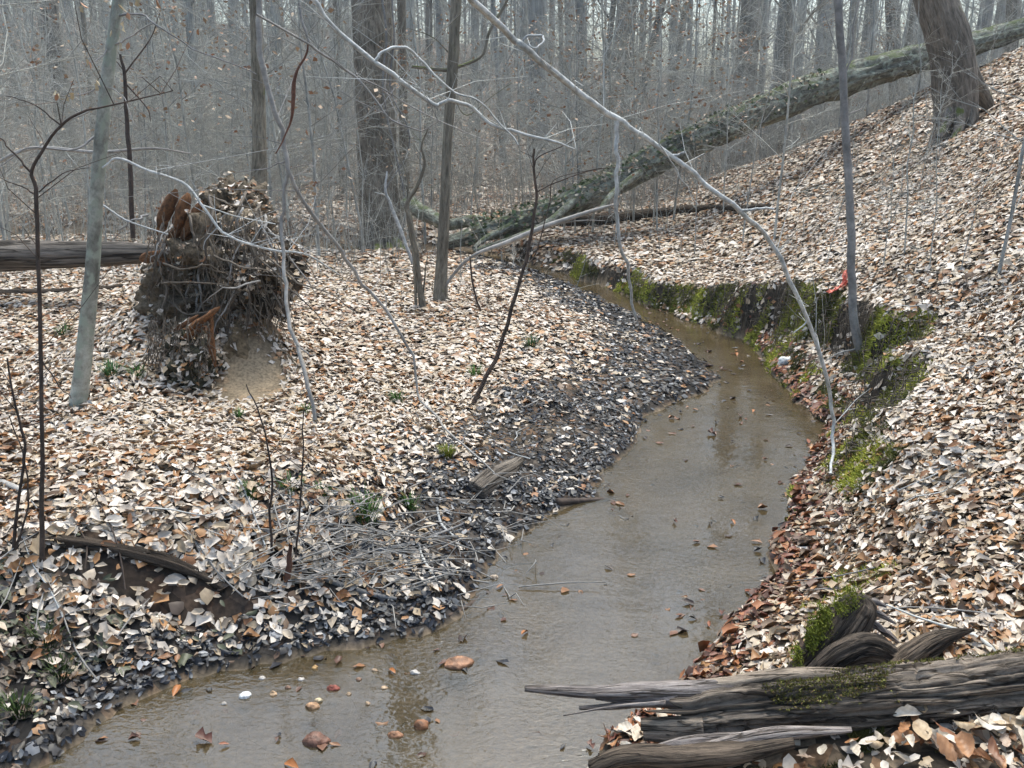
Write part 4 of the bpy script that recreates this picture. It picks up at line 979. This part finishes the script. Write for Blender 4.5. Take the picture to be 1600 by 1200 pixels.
# ------------------------------------------------------------------ foreground rotten log
def ragged_disp(seed, amp, k=7.):
    def f(c, s_, z, r):
        cr = vn(c*k*.8, s_*k*.8, z*2.2, s=seed+11); crack = -.9*amp*np.exp(-(cr/.07)**2) - .35*amp*np.exp(-(vn(c*2., s_*2., z*16., s=seed+12)/.06)**2)
        g = fbm(c*k, s_*k, z*.9, o=4, s=seed); g2 = fbm(c*2.2, s_*2.2, z*1.6, o=2, s=seed+5)
        return amp*(-np.abs(g)*1.1+.3) + .12*g2 + crack
    return f
t = thing('rotten_log','mossy rotting log with splintered end lying across the lower right corner','log', PY(1300,1095,2.42))
P = smooth_path(path([(1075,1118,2.42),(1150,1108,2.42),(1300,1098,2.42),(1450,1086,2.42),(1600,1070,2.42),(1760,1052,2.42)]), 200)
R = np.interp(np.linspace(0,1,200), [0,.08,.3,.6,1], [.070,.083,.088,.090,.095])
mb = tubes(P[None], R[None], 120, True, None, ragged_disp(3,.30,7.))
V = mb.V[0]; th = np.arange(120)/120*2*np.pi; jag = .10*np.abs(vn(th*4, th*0, s=5)+.6*vn(th*11, th*0, s=6))
for q_ in range(4): V[q_*120:(q_+1)*120,0] -= jag*(1-q_/4)
VT = V[:120*200].copy(); cyl = VT.reshape(200,120,3); upn = cyl[:,:,2]-P[:,None,2]
part('body', mb, M['rotlog'], t)
def sliver(pts, w0, flat_=.45, amp=.22, seed=0, mat='splinter', name='splinter'):
    Q = path(pts); n = 26; S = smooth_path(Q, n); r_ = np.interp(np.linspace(0,1,n), np.linspace(0,1,len(w0)), [w/2*np.linalg.norm(Q[0]-CAM)/FPX for w in w0])
    f0 = ragged_disp(seed, amp, 2.5)
    mb = tubes(S[None], r_[None], 14, True, None, f0)
    part(name, mb, M[mat], t)
Y0 = 2.40
sliver([(820,1076,2.5),(870,1079,2.5),(930,1082,2.48),(1000,1080,2.46),(1100,1078,2.44),(1210,1066,2.44)], [9,15,19,27,34,28], seed=1)
sliver([(905,1106,2.46),(950,1104,2.46),(1010,1098,2.44),(1080,1096,2.44)], [6,10,14,22], seed=2)
sliver([(930,1090,2.47),(990,1090,2.46),(1060,1092,2.43)], [6,22,28], seed=8)
sliver([(880,1118,2.44),(960,1104,2.43),(1040,1098,2.4)], [2,5,8], seed=3)
sliver([(1002,1132,2.40),(1050,1134,2.38),(1100,1134,2.36)], [20,28,30], seed=4, mat='rotlog')
sliver([(1005,1150,2.37),(1060,1150,2.36),(1120,1142,2.35)], [14,22,26], seed=5, mat='rotlog')
sliver([(1000,1176,2.34),(1060,1162,2.32),(1110,1156,2.32),(1160,1150,2.3)], [10,20,20,12], seed=6)
sliver([(1085,1172,2.30),(1140,1160,2.28),(1220,1146,2.27),(1330,1140,2.27)], [14,24,22,8], seed=7)
sliver([(925,1200,2.30),(980,1182,2.28),(1060,1182,2.25),(1150,1176,2.24),(1240,1160,2.24)], [26,36,40,34,18], seed=9, mat='rotwood', name='rotten_slab')
sliver([(1060,1075,2.45),(1130,1068,2.44),(1250,1056,2.44),(1400,1052,2.45)], [10,22,26,12], seed=10, mat='rotlog', name='ridge')
mossb = MB(); k = 110000; pick = rng.integers(0, len(VT), k); pos = VT[pick]+rng.normal(0,.0025,(k,3)); un = (upn.ravel()/np.repeat(R,120))[pick]
nrm_ = norm(VT[pick]-np.repeat(P,120,0)[pick])
kp = (vn(pos[:,0]*6, pos[:,1]*14, s=7)+.6*vn(pos[:,0]*25, pos[:,1]*40, s=8) + 1.3*(un-.9) > -.12) & (un > .5) & (pos[:,0] > .62); kk = kp.sum()
gcol = np.array([(.13,.125,.035)])*rng.uniform(.5,1.7,(kk,1)); gcol[rng.random(kk) < .2] = (.13,.085,.04)
blades(mossb, pos[kp], norm(nrm_[kp]+rng.normal(0,.6,(kk,3))), rng.uniform(.004,.009,kk), rng.uniform(.0018,.0036,kk), gcol)
o = part('moss', mossb, M['moss'], t, False); o['kind'] = 'stuff'
# root crotch behind the log with horn
ysh = G(1340,1042)[1]-.10-2.73
g = PY(1340,1030,2.75+ysh)
t2 = thing('root_stump','dark rotten root stump with a curved horn behind the mossy log','stump', g)
def lump(pts, w0, sides=48, n=60, seed=0, mat='rotwood', name='root', amp=.3, kf=4.):
    Q = path([(p[0],p[1],p[2]+ysh) for p in pts]); S = smooth_path(Q, n); r_ = np.interp(np.linspace(0,1,n), np.linspace(0,1,len(w0)), [w/2*np.linalg.norm(Q[0]-CAM)/FPX for w in w0])
    part(name, tubes(S[None], r_[None], sides, True, None, ragged_disp(seed, amp, kf)), M[mat], t2)
lump([(1235,1060,2.76),(1285,1020,2.80),(1315,985,2.84),(1345,945,2.88),(1350,932,2.88)], [26,62,72,52,8], seed=11)
lump([(1262,1062,2.70),(1310,1025,2.72),(1350,1010,2.74),(1385,1022,2.75),(1420,1052,2.75)], [24,40,40,34,26], seed=12)
lump([(1300,1060,2.72),(1350,1045,2.73),(1420,1050,2.74)], [40,58,36], seed=13)
lump([(1380,1062,2.70),(1425,1030,2.73),(1458,1006,2.75),(1490,992,2.77),(1522,984,2.79)], [36,42,32,18,3], seed=14, name='horn')
for i, (a, b_, c_, d_) in enumerate(((1345,950,1400,975),(1352,965,1395,1000),(1350,940,1385,948),(1360,975,1410,1010),(1348,958,1380,962),(1365,990,1400,1022))):
    lump([(a,b_,2.88),((a+c_)/2,(b_+d_)/2-4,2.88),(c_,d_,2.87)], [5,11,3], sides=10, n=14, seed=20+i, mat='splinter', name='splinter')
mossb = MB(); k = 6000; Q = smooth_path(path([(1245,1030,2.74+ysh),(1275,985,2.78+ysh),(1300,950,2.81+ysh),(1330,930,2.84+ysh)]), 60); q = Q[rng.integers(0,60,k)]+rng.normal(0,.016,(k,3))
kp = vn(q[:,0]*30, q[:,2]*30, s=3) > -.1; q = q[kp]; k = len(q); blades(mossb, q, norm(rng.normal(0,.6,(k,3))+np.array([-.3,-.4,.7])), rng.uniform(.006,.014,k), rng.uniform(.0015,.003,k), np.array([(.17,.19,.03)])*rng.uniform(.5,1.4,(k,1)))
o = part('moss', mossb, M['moss'], t2, False); o['kind'] = 'stuff'
# moss cushion in the bottom centre foreground
gm = G(1200,1190); mossb = MB(); k = 26000; xx = gm[0]+rng.normal(0,.16,k); yy = gm[1]+rng.normal(0,.05,k); kp = vn(xx*9, yy*9, s=5) > -.25; xx, yy = xx[kp], yy[kp]; k = len(xx)
blades(mossb, np.stack([xx,yy,H(xx,yy)+.004],1), norm(rng.normal(0,.6,(k,3))+np.array([0,-.2,1.])), rng.uniform(.008,.022,k), rng.uniform(.0015,.003,k), np.array([(.075,.075,.02)])*rng.uniform(.4,1.6,(k,1)))
o = link('foreground_moss', mossb.mesh('foreground_moss', False), M['moss']); tag(o, 'brownish green moss under the rotten log at the bottom edge', 'moss', kind='stuff')

# ------------------------------------------------------------------ upturned root plate
def ico(sub):
    import bmesh
    bm = bmesh.new(); bmesh.ops.create_icosphere(bm, subdivisions=sub, radius=1); V = np.array([v.co[:] for v in bm.verts]); F = np.array([[v.index for v in f.verts] for f in bm.faces]); bm.free(); return V, F
I5, I3, I2 = ico(5), ico(3), ico(2)
def blobmb(mb, I, c, r, amp, fr, seed, col, tilt=0.):
    V, F = I; D = 1+amp*fbm(V[:,0]*fr+seed, V[:,1]*fr, V[:,2]*fr, o=4, s=seed); W = V*D[:,None]*np.array(r)
    ct, st_ = math.cos(tilt), math.sin(tilt); W = np.stack([W[:,0]*ct-W[:,2]*st_, W[:,1], W[:,0]*st_+W[:,2]*ct],1)
    cl = np.array(col)[None]*(1+.45*fbm(V[:,0]*fr*2, V[:,1]*fr*2, V[:,2]*fr*2, s=seed+3))[:,None]; cl = np.concatenate([np.clip(cl,.01,1), np.ones((len(V),1))],1)
    mb.add(W+np.asarray(c), [F], tint=cl); return W+np.asarray(c), F
g = G(335, 600); t = thing('root_plate','upturned root plate of soil and roots with crumbling orange wood behind the beech','root plate', g)
mb = MB(); SOIL = (.125,.10,.072)
A, FA = blobmb(mb, I5, PY(350,410,6.6), (.36,.5,.34), .55, 2.8, 1, SOIL)
B, _ = blobmb(mb, I5, PY(368,345,6.9), (.22,.35,.24), .6, 3.0, 2, SOIL)
B2, _ = blobmb(mb, I5, PY(305,470,6.35), (.30,.35,.28), .45, 2.6, 3, SOIL)
B3, _ = blobmb(mb, I5, PY(420,430,6.3), (.20,.3,.22), .4, 2.6, 4, (.05,.04,.03))
B4, _ = blobmb(mb, I5, PY(300,560,5.75), (.18,.22,.19), .3, 2.6, 5, (.045,.042,.028))
part('earth', mb, M['soil'], t)
mb = MB(); blobmb(mb, I5, PY(388,575,6.22), (.27,.36,.34), .16, 2.0, 6, (.21,.155,.095)); part('sandy_face', mb, M['soil'], t)
allb = np.concatenate([A,B,B2,B3,B4])
lf = MB(); k = 4300; q = allb[rng.integers(0,len(allb),k*2)]; c0 = np.array(PY(345,430,6.5)); nn = norm(q-c0); kp = (nn[:,2] > .0) | (rng.random(len(q)) < .45); q, nn = q[kp][:k], nn[kp][:k]; k = len(q)
cl, _ = litter_cols(q[:,0], q[:,1], q[:,0]*0, q[:,0]*0); scatter(lf, q+nn*.012, norm(nn*.5+np.array([0,-.2,1])), rng.uniform(.035,.06,k), cl, 4, .4)
o = part('leaf_cover', lf, M['leaf'], t); o['kind'] = 'stuff'
r2 = np.random.default_rng(5)
for i in range(48):
    a = r2.uniform(250,440); b_ = r2.uniform(300,430); yq = 5.95+r2.uniform(-.05,.3); L_ = r2.uniform(60,170); dx = r2.normal(0,35)
    pts = [(a,b_,yq+.3),(a+dx*.3,b_+L_*.2,yq+.05),(a+dx*.6+r2.normal(0,10),b_+L_*.55,yq),(a+dx,b_+L_,yq+.02)]
    Q = path(pts); part('root', limb(Q, [.011,.009,.007,.003], sides=5, wob=.012, seed=i), M['root'] if i % 3 else M['grey'], t)
for i in range(14):
    a = r2.uniform(215,420); b_ = r2.uniform(300,470); yq = 5.75+r2.uniform(-.05,.3); dx = r2.uniform(60,150)*(1 if i % 3 else -.6); dy = r2.uniform(10,120)
    Q = path([(a,b_,yq+.15),(a+dx*.35,b_+dy*.3+r2.normal(0,8),yq),(a+dx*.7,b_+dy*.6+r2.normal(0,8),yq-.05),(a+dx,b_+dy,yq)]); part('root', limb(Q, [.007,.006,.004,.002], sides=5, wob=.016, seed=i+60), M['grey' if i % 3 == 0 else 'root'], t)
k = 620; a = r2.uniform(230,455,k); b0 = 330+r2.uniform(0,170,k); yq = 5.85+r2.uniform(0,.35,k); lst = []
for i in range(k):
    lo = (a[i] < 330); bb = r2.uniform(495,560) if lo and i % 2 else b0[i]; yy_ = 5.55+r2.uniform(0,.1) if lo and i % 2 else yq[i]
    q = PY(a[i], bb, yy_); L_ = r2.uniform(.06,.24); lst.append([q, q+np.array([r2.normal(0,.02),-.03,-L_*.4]), q+np.array([r2.normal(0,.045),-.02+r2.normal(0,.03),-L_])])
o = part('rootlets', tubes(np.array(lst), np.tile([.003,.0025,.001],(k,1)), 3), M['root'], t); o['kind'] = 'stuff'
def chunk(a, b_, y, L_, w, ang, seed):
    w = w*.78; c = PY(a,b_,y); d = np.array([math.cos(ang), .15, math.sin(ang)]); s_ = np.array([-math.sin(ang), .2, math.cos(ang)])
    Pp = np.stack([c+d*L_*(u-.5) for u in np.linspace(0,1,9)]); R_ = w*np.array([.3,.8,1,1,1.05,.95,.9,.7,.25])
    mb = tubes(Pp[None], R_[None], 9, True, None, ragged_disp(seed,.5,3.)); part('rotten_wood', mb, M['orangewood'], t)
for i, (a, b_, L_, w, an) in enumerate(((262,325,.26,.05,1.1),(285,330,.24,.05,1.2),(275,362,.22,.045,.9),(300,345,.28,.045,1.05),(255,350,.18,.04,1.3),(312,372,.22,.04,.8),(284,388,.24,.05,.9),(240,400,.18,.05,.2),(262,408,.18,.045,.3))):
    chunk(a, b_, 6.15, L_, w, an, i)
for i, (a, b_, L_, w, an) in enumerate(((318,498,.24,.030,.6),(306,512,.22,.03,.7),(298,525,.2,.028,.5),(330,520,.26,.026,1.5),(333,545,.22,.022,1.65),(290,505,.18,.02,.55))):
    chunk(a, b_, 5.62, L_, w, an, 30+i)

# ------------------------------------------------------------------ twig tangle beside the creek
lst = []
for i in range(260):
    if i % 3: a, b_ = r2.normal(540,70), r2.normal(860,35)
    else: a, b_ = r2.uniform(430,830), r2.uniform(760,960)
    q = G(a, b_); L_ = r2.uniform(.1,.42); an = r2.uniform(0,6.28); d = np.array([math.cos(an), math.sin(an)*.7, r2.uniform(-.05,.35)])
    q = q+np.array([0,0,r2.uniform(.01,.07)]); m_ = q+d*L_*.5+r2.normal(0,.02,3); e = q+d*L_+np.array([0,0,-.03])
    e[2] = max(e[2], float(H(e[0],e[1]))+.008); lst.append([q, m_, e])
mb = tubes(np.array(lst), np.array([[.0030,.0024,.0012]])*r2.uniform(.4,1.6,(len(lst),1)), 4)
o = link('twig_pile', mb.mesh('twig_pile'), M['grey']); tag(o, 'tangle of thin grey twigs washed up beside the creek', 'twigs', kind='stuff')
for i in range(70):       # loose twigs over the leaves
    a, b_ = random.uniform(0,1600), random.uniform(420,1150); q = G(a,b_)
    if q[2] < .03: continue
    L_ = random.uniform(.12,.5); an = random.uniform(0,3.14); d = np.array([math.cos(an), math.sin(an)]); pts = []
    for u in (-.5,-.2,.15,.5):
        x_, y_ = q[0]+d[0]*L_*u+random.gauss(0,.01), q[1]+d[1]*L_*u+random.gauss(0,.01); pts.append([x_, y_, float(H(x_,y_))+.035])
    solo('twig', limb(pts, [.004,.0035,.003,.0015], n=7, sides=4), M[random.choice(['grey','dark','grey','pale'])], 'loose thin twig lying on the fallen leaves', 'twig', pts[0], 'twigs on the leaf litter')

# ------------------------------------------------------------------ grass tufts
def tuft(px, py, size, label, col=(.06,.12,.03), n=70):
    g = G(px, py); mb = MB(); a = rng.uniform(0,6.28,n); r_ = rng.random(n)*size*.35
    pos = np.stack([g[0]+np.cos(a)*r_, g[1]+np.sin(a)*r_, np.full(n,0.)],1); pos[:,2] = H(pos[:,0],pos[:,1])
    d = norm(np.stack([np.cos(a)*.6, np.sin(a)*.6, rng.uniform(.6,1.5,n)],1)); L_ = size*rng.uniform(.5,1.1,n)
    side = norm(np.cross(d, [0,0,1.]))*.0022
    m_ = pos+d*L_[:,None]*.6; e = m_+(d+np.array([0,0,-.5]))*L_[:,None]*.4; V = np.stack([pos-side,pos+side,m_-side*.8,m_+side*.8,e],1).reshape(-1,3); b0 = np.arange(n)*5
    cc = np.repeat(np.array([col])*rng.uniform(.6,1.6,(n,1)),5,0); cc = np.concatenate([cc, np.ones((len(cc),1))],1)
    mb.add(V, [np.stack([b0,b0+1,b0+3,b0+2],1), np.stack([b0+2,b0+3,b0+4],1)], leaf_colour=cc)
    solo('grass_tuft', mb, M['moss'], label, 'grass', g, 'grass tufts on the left bank')
tuft(572,812,.15,'largest green grass tuft above the twig pile',n=130)
tuft(640,795,.10,'grass tuft right of the largest tuft',n=70)
tuft(392,778,.09,'grass tuft left of the thin straight stem')
tuft(455,770,.10,'grass tuft just right of the thin straight stem')
tuft(505,778,.08,'sparse grass tuft left of the largest tuft')
tuft(700,715,.10,'yellow green moss like tuft in the middle of the leaf bed',(.15,.17,.03),110)
tuft(175,590,.14,'green tuft right of the beech foot',(.05,.11,.04),110)
tuft(215,592,.12,'green tuft between the beech and the root plate',(.05,.11,.03))
tuft(100,527,.14,'green tuft left of the beech trunk',(.05,.10,.03),90)
tuft(372,655,.08,'small grass tuft below the root plate')
tuft(478,650,.10,'grass tuft at the foot of the pale hanging stem')
tuft(830,545,.16,'grass tuft at the edge of the dark leaf bar',(.06,.11,.05),90)
tuft(742,590,.12,'faint grass tuft beside the leaning pole sapling')
tuft(620,630,.10,'grass tuft in the centre of the pale leaves')
tuft(70,1010,.12,'dark grass tuft on the near left corner bank',(.04,.06,.02),110)
tuft(95,1060,.10,'lower dark grass tuft on the near left corner bank',(.04,.06,.02),90)
tuft(30,1120,.10,'dark grass tuft at the bottom left corner',(.045,.07,.02),90)

# ------------------------------------------------------------------ stones and floating leaves
def stone(px, py, w, h, col, label, name='stone', group=None, lift=.3, sub=3):
    p = PZ(px, py, 0) if H(*PZ(px,py,0)[:2]) < .02 else G(px, py); r_ = w/2*np.linalg.norm(p-CAM)/FPX; hz = h/2*np.linalg.norm(p-CAM)/FPX/.9
    mb = MB(); blobmb(mb, I3 if sub == 3 else I2, p+np.array([0,0,hz*(lift-.25)]), (r_,r_*.7,hz), .30, 1.1, int(px)%97, col)
    return solo(name, mb, M['stone'], label, 'stone', p, group)
stone(716,1037,42,17,(.27,.14,.08),'long reddish brown brick like stone lying in the creek')
stone(657,1135,24,18,(.26,.12,.06),'round brown stone in the shallow water')
stone(617,1149,20,11,(.26,.13,.07),'small orange brown stone left of the round stone')
stone(493,1158,38,22,(.16,.08,.055),'large dark red stone in the near shallows')
stone(384,1088,20,10,(.75,.74,.72),'bright white pebble in the near shallows')
stone(427,1085,11,8,(.45,.30,.18),'tan pebble right of the white pebble')
stone(488,1105,20,12,(.38,.22,.12),'tan stone with a pebble behind it')
stone(497,1096,12,9,(.50,.40,.25),'pale yellow pebble behind the tan stone')
stone(520,1076,17,10,(.22,.06,.04),'dark red stone near the leaf edge')
stone(492,1044,10,8,(.50,.30,.12),'orange pebble at the wet leaf edge')
stone(771,903,13,10,(.45,.35,.26),'tan pebble beside the dark wet twig')
stone(1228,566,26,16,(.78,.78,.76),'bright white rock at the foot of the mossy bank')
stone(648,1052,13,8,(.48,.44,.40),'flat pale pebble left of the brick like stone')
for a, b_ in ((560,1062),(585,1048),(410,1060),(450,1075),(545,1085),(600,1075),(470,1062),(350,1100),(575,1100)):
    stone(a, b_, random.uniform(7,11), random.uniform(5,7), random.choice([(.4,.28,.18),(.25,.15,.1),(.5,.45,.4)]), 'tiny pebble in the shallow creek edge', 'pebble', 'pebbles in the shallows', sub=2)
FL = []
for i, c in enumerate(((.34,.13,.04),(.12,.05,.035),(.22,.07,.03),(.03,.022,.018))):
    V, F = leaf_proto(12, 70+i, .7); me = mk_mesh('floating_leaf', V, F, {'leaf_colour': np.tile((*c,1),(len(V),1))}); me.materials.append(M['wetleaf']); FL.append(me)
for px, py, s, k, lab in ((1150,553,.10,0,'orange leaf floating at the far bend of the creek'),(1112,677,.09,1,'brown curled leaf floating in mid creek'),(1178,642,.06,0,'small orange leaf near the right edge of the creek'),
    (1158,650,.08,1,'dark leaf left of the small orange floating leaf'),(1120,660,.06,3,'small dark leaf above the brown curled one'),(1165,655,.05,2,'reddish leaf close to the dark floating leaf'),
    (1108,975,.055,2,'red leaf floating near the right bank'),(1082,965,.05,3,'dark leaf left of the red floating leaf'),(1128,958,.05,1,'brown leaf just above the red floating leaf'),(1172,925,.09,2,'clump of red leaf at the right water edge'),
    (820,988,.06,0,'tan leaf with a dark twig in mid creek'),(318,1155,.09,1,'ragged brown leaf in the near left shallows'),(350,1163,.05,2,'red leaf right of the ragged brown leaf'),(276,1078,.08,0,'orange leaf at the near left water edge'),
    (922,1165,.05,1,'small brown leaf left of the rotten slab'),(1055,815,.05,1,'small brown leaf in the smooth water'),(1145,815,.06,0,'orange brown leaf in the upper middle creek'),(1110,818,.05,3,'dark leaf between two brown ones'),
    (455,1195,.08,0,'orange leaf at the bottom edge of the creek'),(1262,690,.10,2,'red leaf wedged at the right creek corner'),(1230,845,.08,2,'red brown leaf at the right water line'),(612,1048,.06,0,'orange leaf left of the brick like stone')):
    p = PZ(px, py, .008); o = bpy.data.objects.new('floating_leaf', FL[k]); C.objects.link(o); o.location = Vector(p); o.scale = (s*.75,)*3
    o.rotation_euler = (random.uniform(-.3,.3), random.uniform(-.3,.3), random.uniform(0,6.28)); tag(o, lab, 'leaf', 'leaves floating on the creek')
# sodden leaf scraps on the bed and surface
mb = MB(); k = 2600; u = rng.random(k)
xx, yy = sample_xy(2.2, 10, 160, 0); ins, dL, dR = creek(xx, yy); pr = np.where(dR < dL, np.exp(-dR/.22), np.exp(-dL/.16)*1.6)+.05
pr = pr + .35*(yy < 3.4)*(xx < -.2); kp = ins & (rng.random(len(xx)) < pr*.6); xx, yy = xx[kp], yy[kp]; k = len(xx)
cc = np.array([(.05,.035,.03),(.10,.05,.035),(.16,.08,.05),(.03,.03,.035),(.24,.12,.06)])[rng.integers(0,5,k)]
scatter(mb, np.stack([xx,yy,rng.choice([.003,-.006],k)],1), np.tile([0,0,1.],(k,1)), rng.uniform(.02,.06,k), cc, 4, .12)
o = link('sodden_leaves', mb.mesh('sodden_leaves'), M['wetleaf']); tag(o, 'small dark sodden leaf scraps along the creek edges', 'leaf litter', kind='stuff')

# ------------------------------------------------------------------ air
V = np.array([[x_,y_,z_] for x_ in (-210,210) for y_ in (-120,330) for z_ in (-3,60)], float)
F = np.array([[0,1,3,2],[4,6,7,5],[0,4,5,1],[2,3,7,6],[0,2,6,4],[1,5,7,3]])
m = bpy.data.materials.new('haze_air'); m.use_nodes = True; nt = m.node_tree; nt.nodes.remove(nt.nodes['Principled BSDF'])
pv = nd(nt, 'ShaderNodeVolumePrincipled', Density=HAZE); pv.inputs['Color'].default_value = (.80,.92,1,1); pv.inputs['Anisotropy'].default_value = .2
nt.links.new(pv.outputs[0], nt.nodes['Material Output'].inputs['Volume'])
o = link('haze', mk_mesh('haze', V, [F], smooth=False), m); o['kind'] = 'stuff'
# ------------------------------------------------------------------ flagging tape
g = G(1318, 452); mb = MB()
for s in range(3):
    pts = [PY(1326,420+4*s,g[1]), PY(1318+3*s,432,g[1]-.02), PY(1322-4*s,446,g[1]-.04), PY(1310-2*s,448+2*s,g[1]-.06), PY(1297-2*s,456-s,g[1]-.08)]
    S = smooth_path(pts, 16); wv_ = np.stack([.016*np.cos(np.arange(16)*1.1+s), .012*np.sin(np.arange(16)*.9+s), .016*np.sin(np.arange(16)*1.3+s)],1)
    V = np.stack([S-wv_, S+wv_],1).reshape(-1,3); b0 = np.arange(15)*2; mb.add(V, [np.stack([b0,b0+1,b0+3,b0+2],1)])
m, nt, b = new_mat('tape_plastic'); b.inputs['Base Color'].default_value = (.80,.16,.10,1); b.inputs['Roughness'].default_value = .35; nz_ = nd(nt,'ShaderNodeTexNoise',Scale=90.); bp = nd(nt,'ShaderNodeBump',Strength=.5,Distance=.01); nt.links.new(nz_.outputs[0],bp.inputs['Height']); nt.links.new(bp.outputs[0], b.inputs['Normal'])
solo('flagging_tape', mb, m, 'red orange plastic tape tied beside the tall bare sapling', 'tape', pts[2])
# ------------------------------------------------------------------ labels of repeats, by where they stand
LM = [(-400,'the left picture edge'),(148,'the pale beech'),(205,'the straight dark sapling'),(403,'the dark mossy trunk'),(595,'the big oak'),(702,'the slender mossy tree'),(852,'the pale straight trunk'),
      (985,'the leaning clump'),(1153,'the big brown trunk'),(1320,'the tall bank sapling'),(1480,'the ridge tree'),(2200,'the right picture edge')]
TENS = ['twenty','thirty','forty','fifty','sixty']
ORD = ['first','second','third','fourth','fifth','sixth','seventh','eighth','ninth','tenth','eleventh','twelfth','thirteenth','fourteenth','fifteenth','sixteenth','seventeenth','eighteenth','nineteenth','twentieth']
for t_ in TENS: ORD += [t_+'-'+w for w in ORD[:9]] + [{'twenty':'thirtieth','thirty':'fortieth','forty':'fiftieth','fifty':'sixtieth','sixty':'seventieth'}[t_]]
def pxof(o):
    d = np.array(o.location)-CAM; return 800+FPX*d[0]/(d@FW)
for grp, what in (('far wood trunks','far grey trunk'),('bare saplings in the thicket','bare thicket sapling'),('leafy saplings in the thicket','tan leaved thicket sapling'),('twigs on the leaf litter','loose twig on the leaves'),('pebbles in the shallows','tiny creek pebble')):
    os_ = sorted([o for o in scene.objects if o.get('group') == grp], key=pxof); cnt = {}
    for o in os_:
        p = pxof(o); i = max(j for j in range(len(LM)) if LM[j][0] <= p or j == 0); i = min(i, len(LM)-2); c = cnt.get(i, 0); cnt[i] = c+1
        if grp.startswith('far') or grp.startswith('bare') or grp.startswith('leafy'):
            o['label'] = f"{ORD[min(c,68)]} {what} counted rightwards from {LM[i][1]}"
        else: o['label'] = f"{ORD[min(c,68)]} {what} counted rightwards from below {LM[i][1]}"
tris = sum(sum(len(p.vertices)-2 for p in me.polygons) if len(me.polygons) < 2000 else len(me.loops)-2*len(me.polygons) for me in bpy.data.meshes)
print('TRIS', tris)
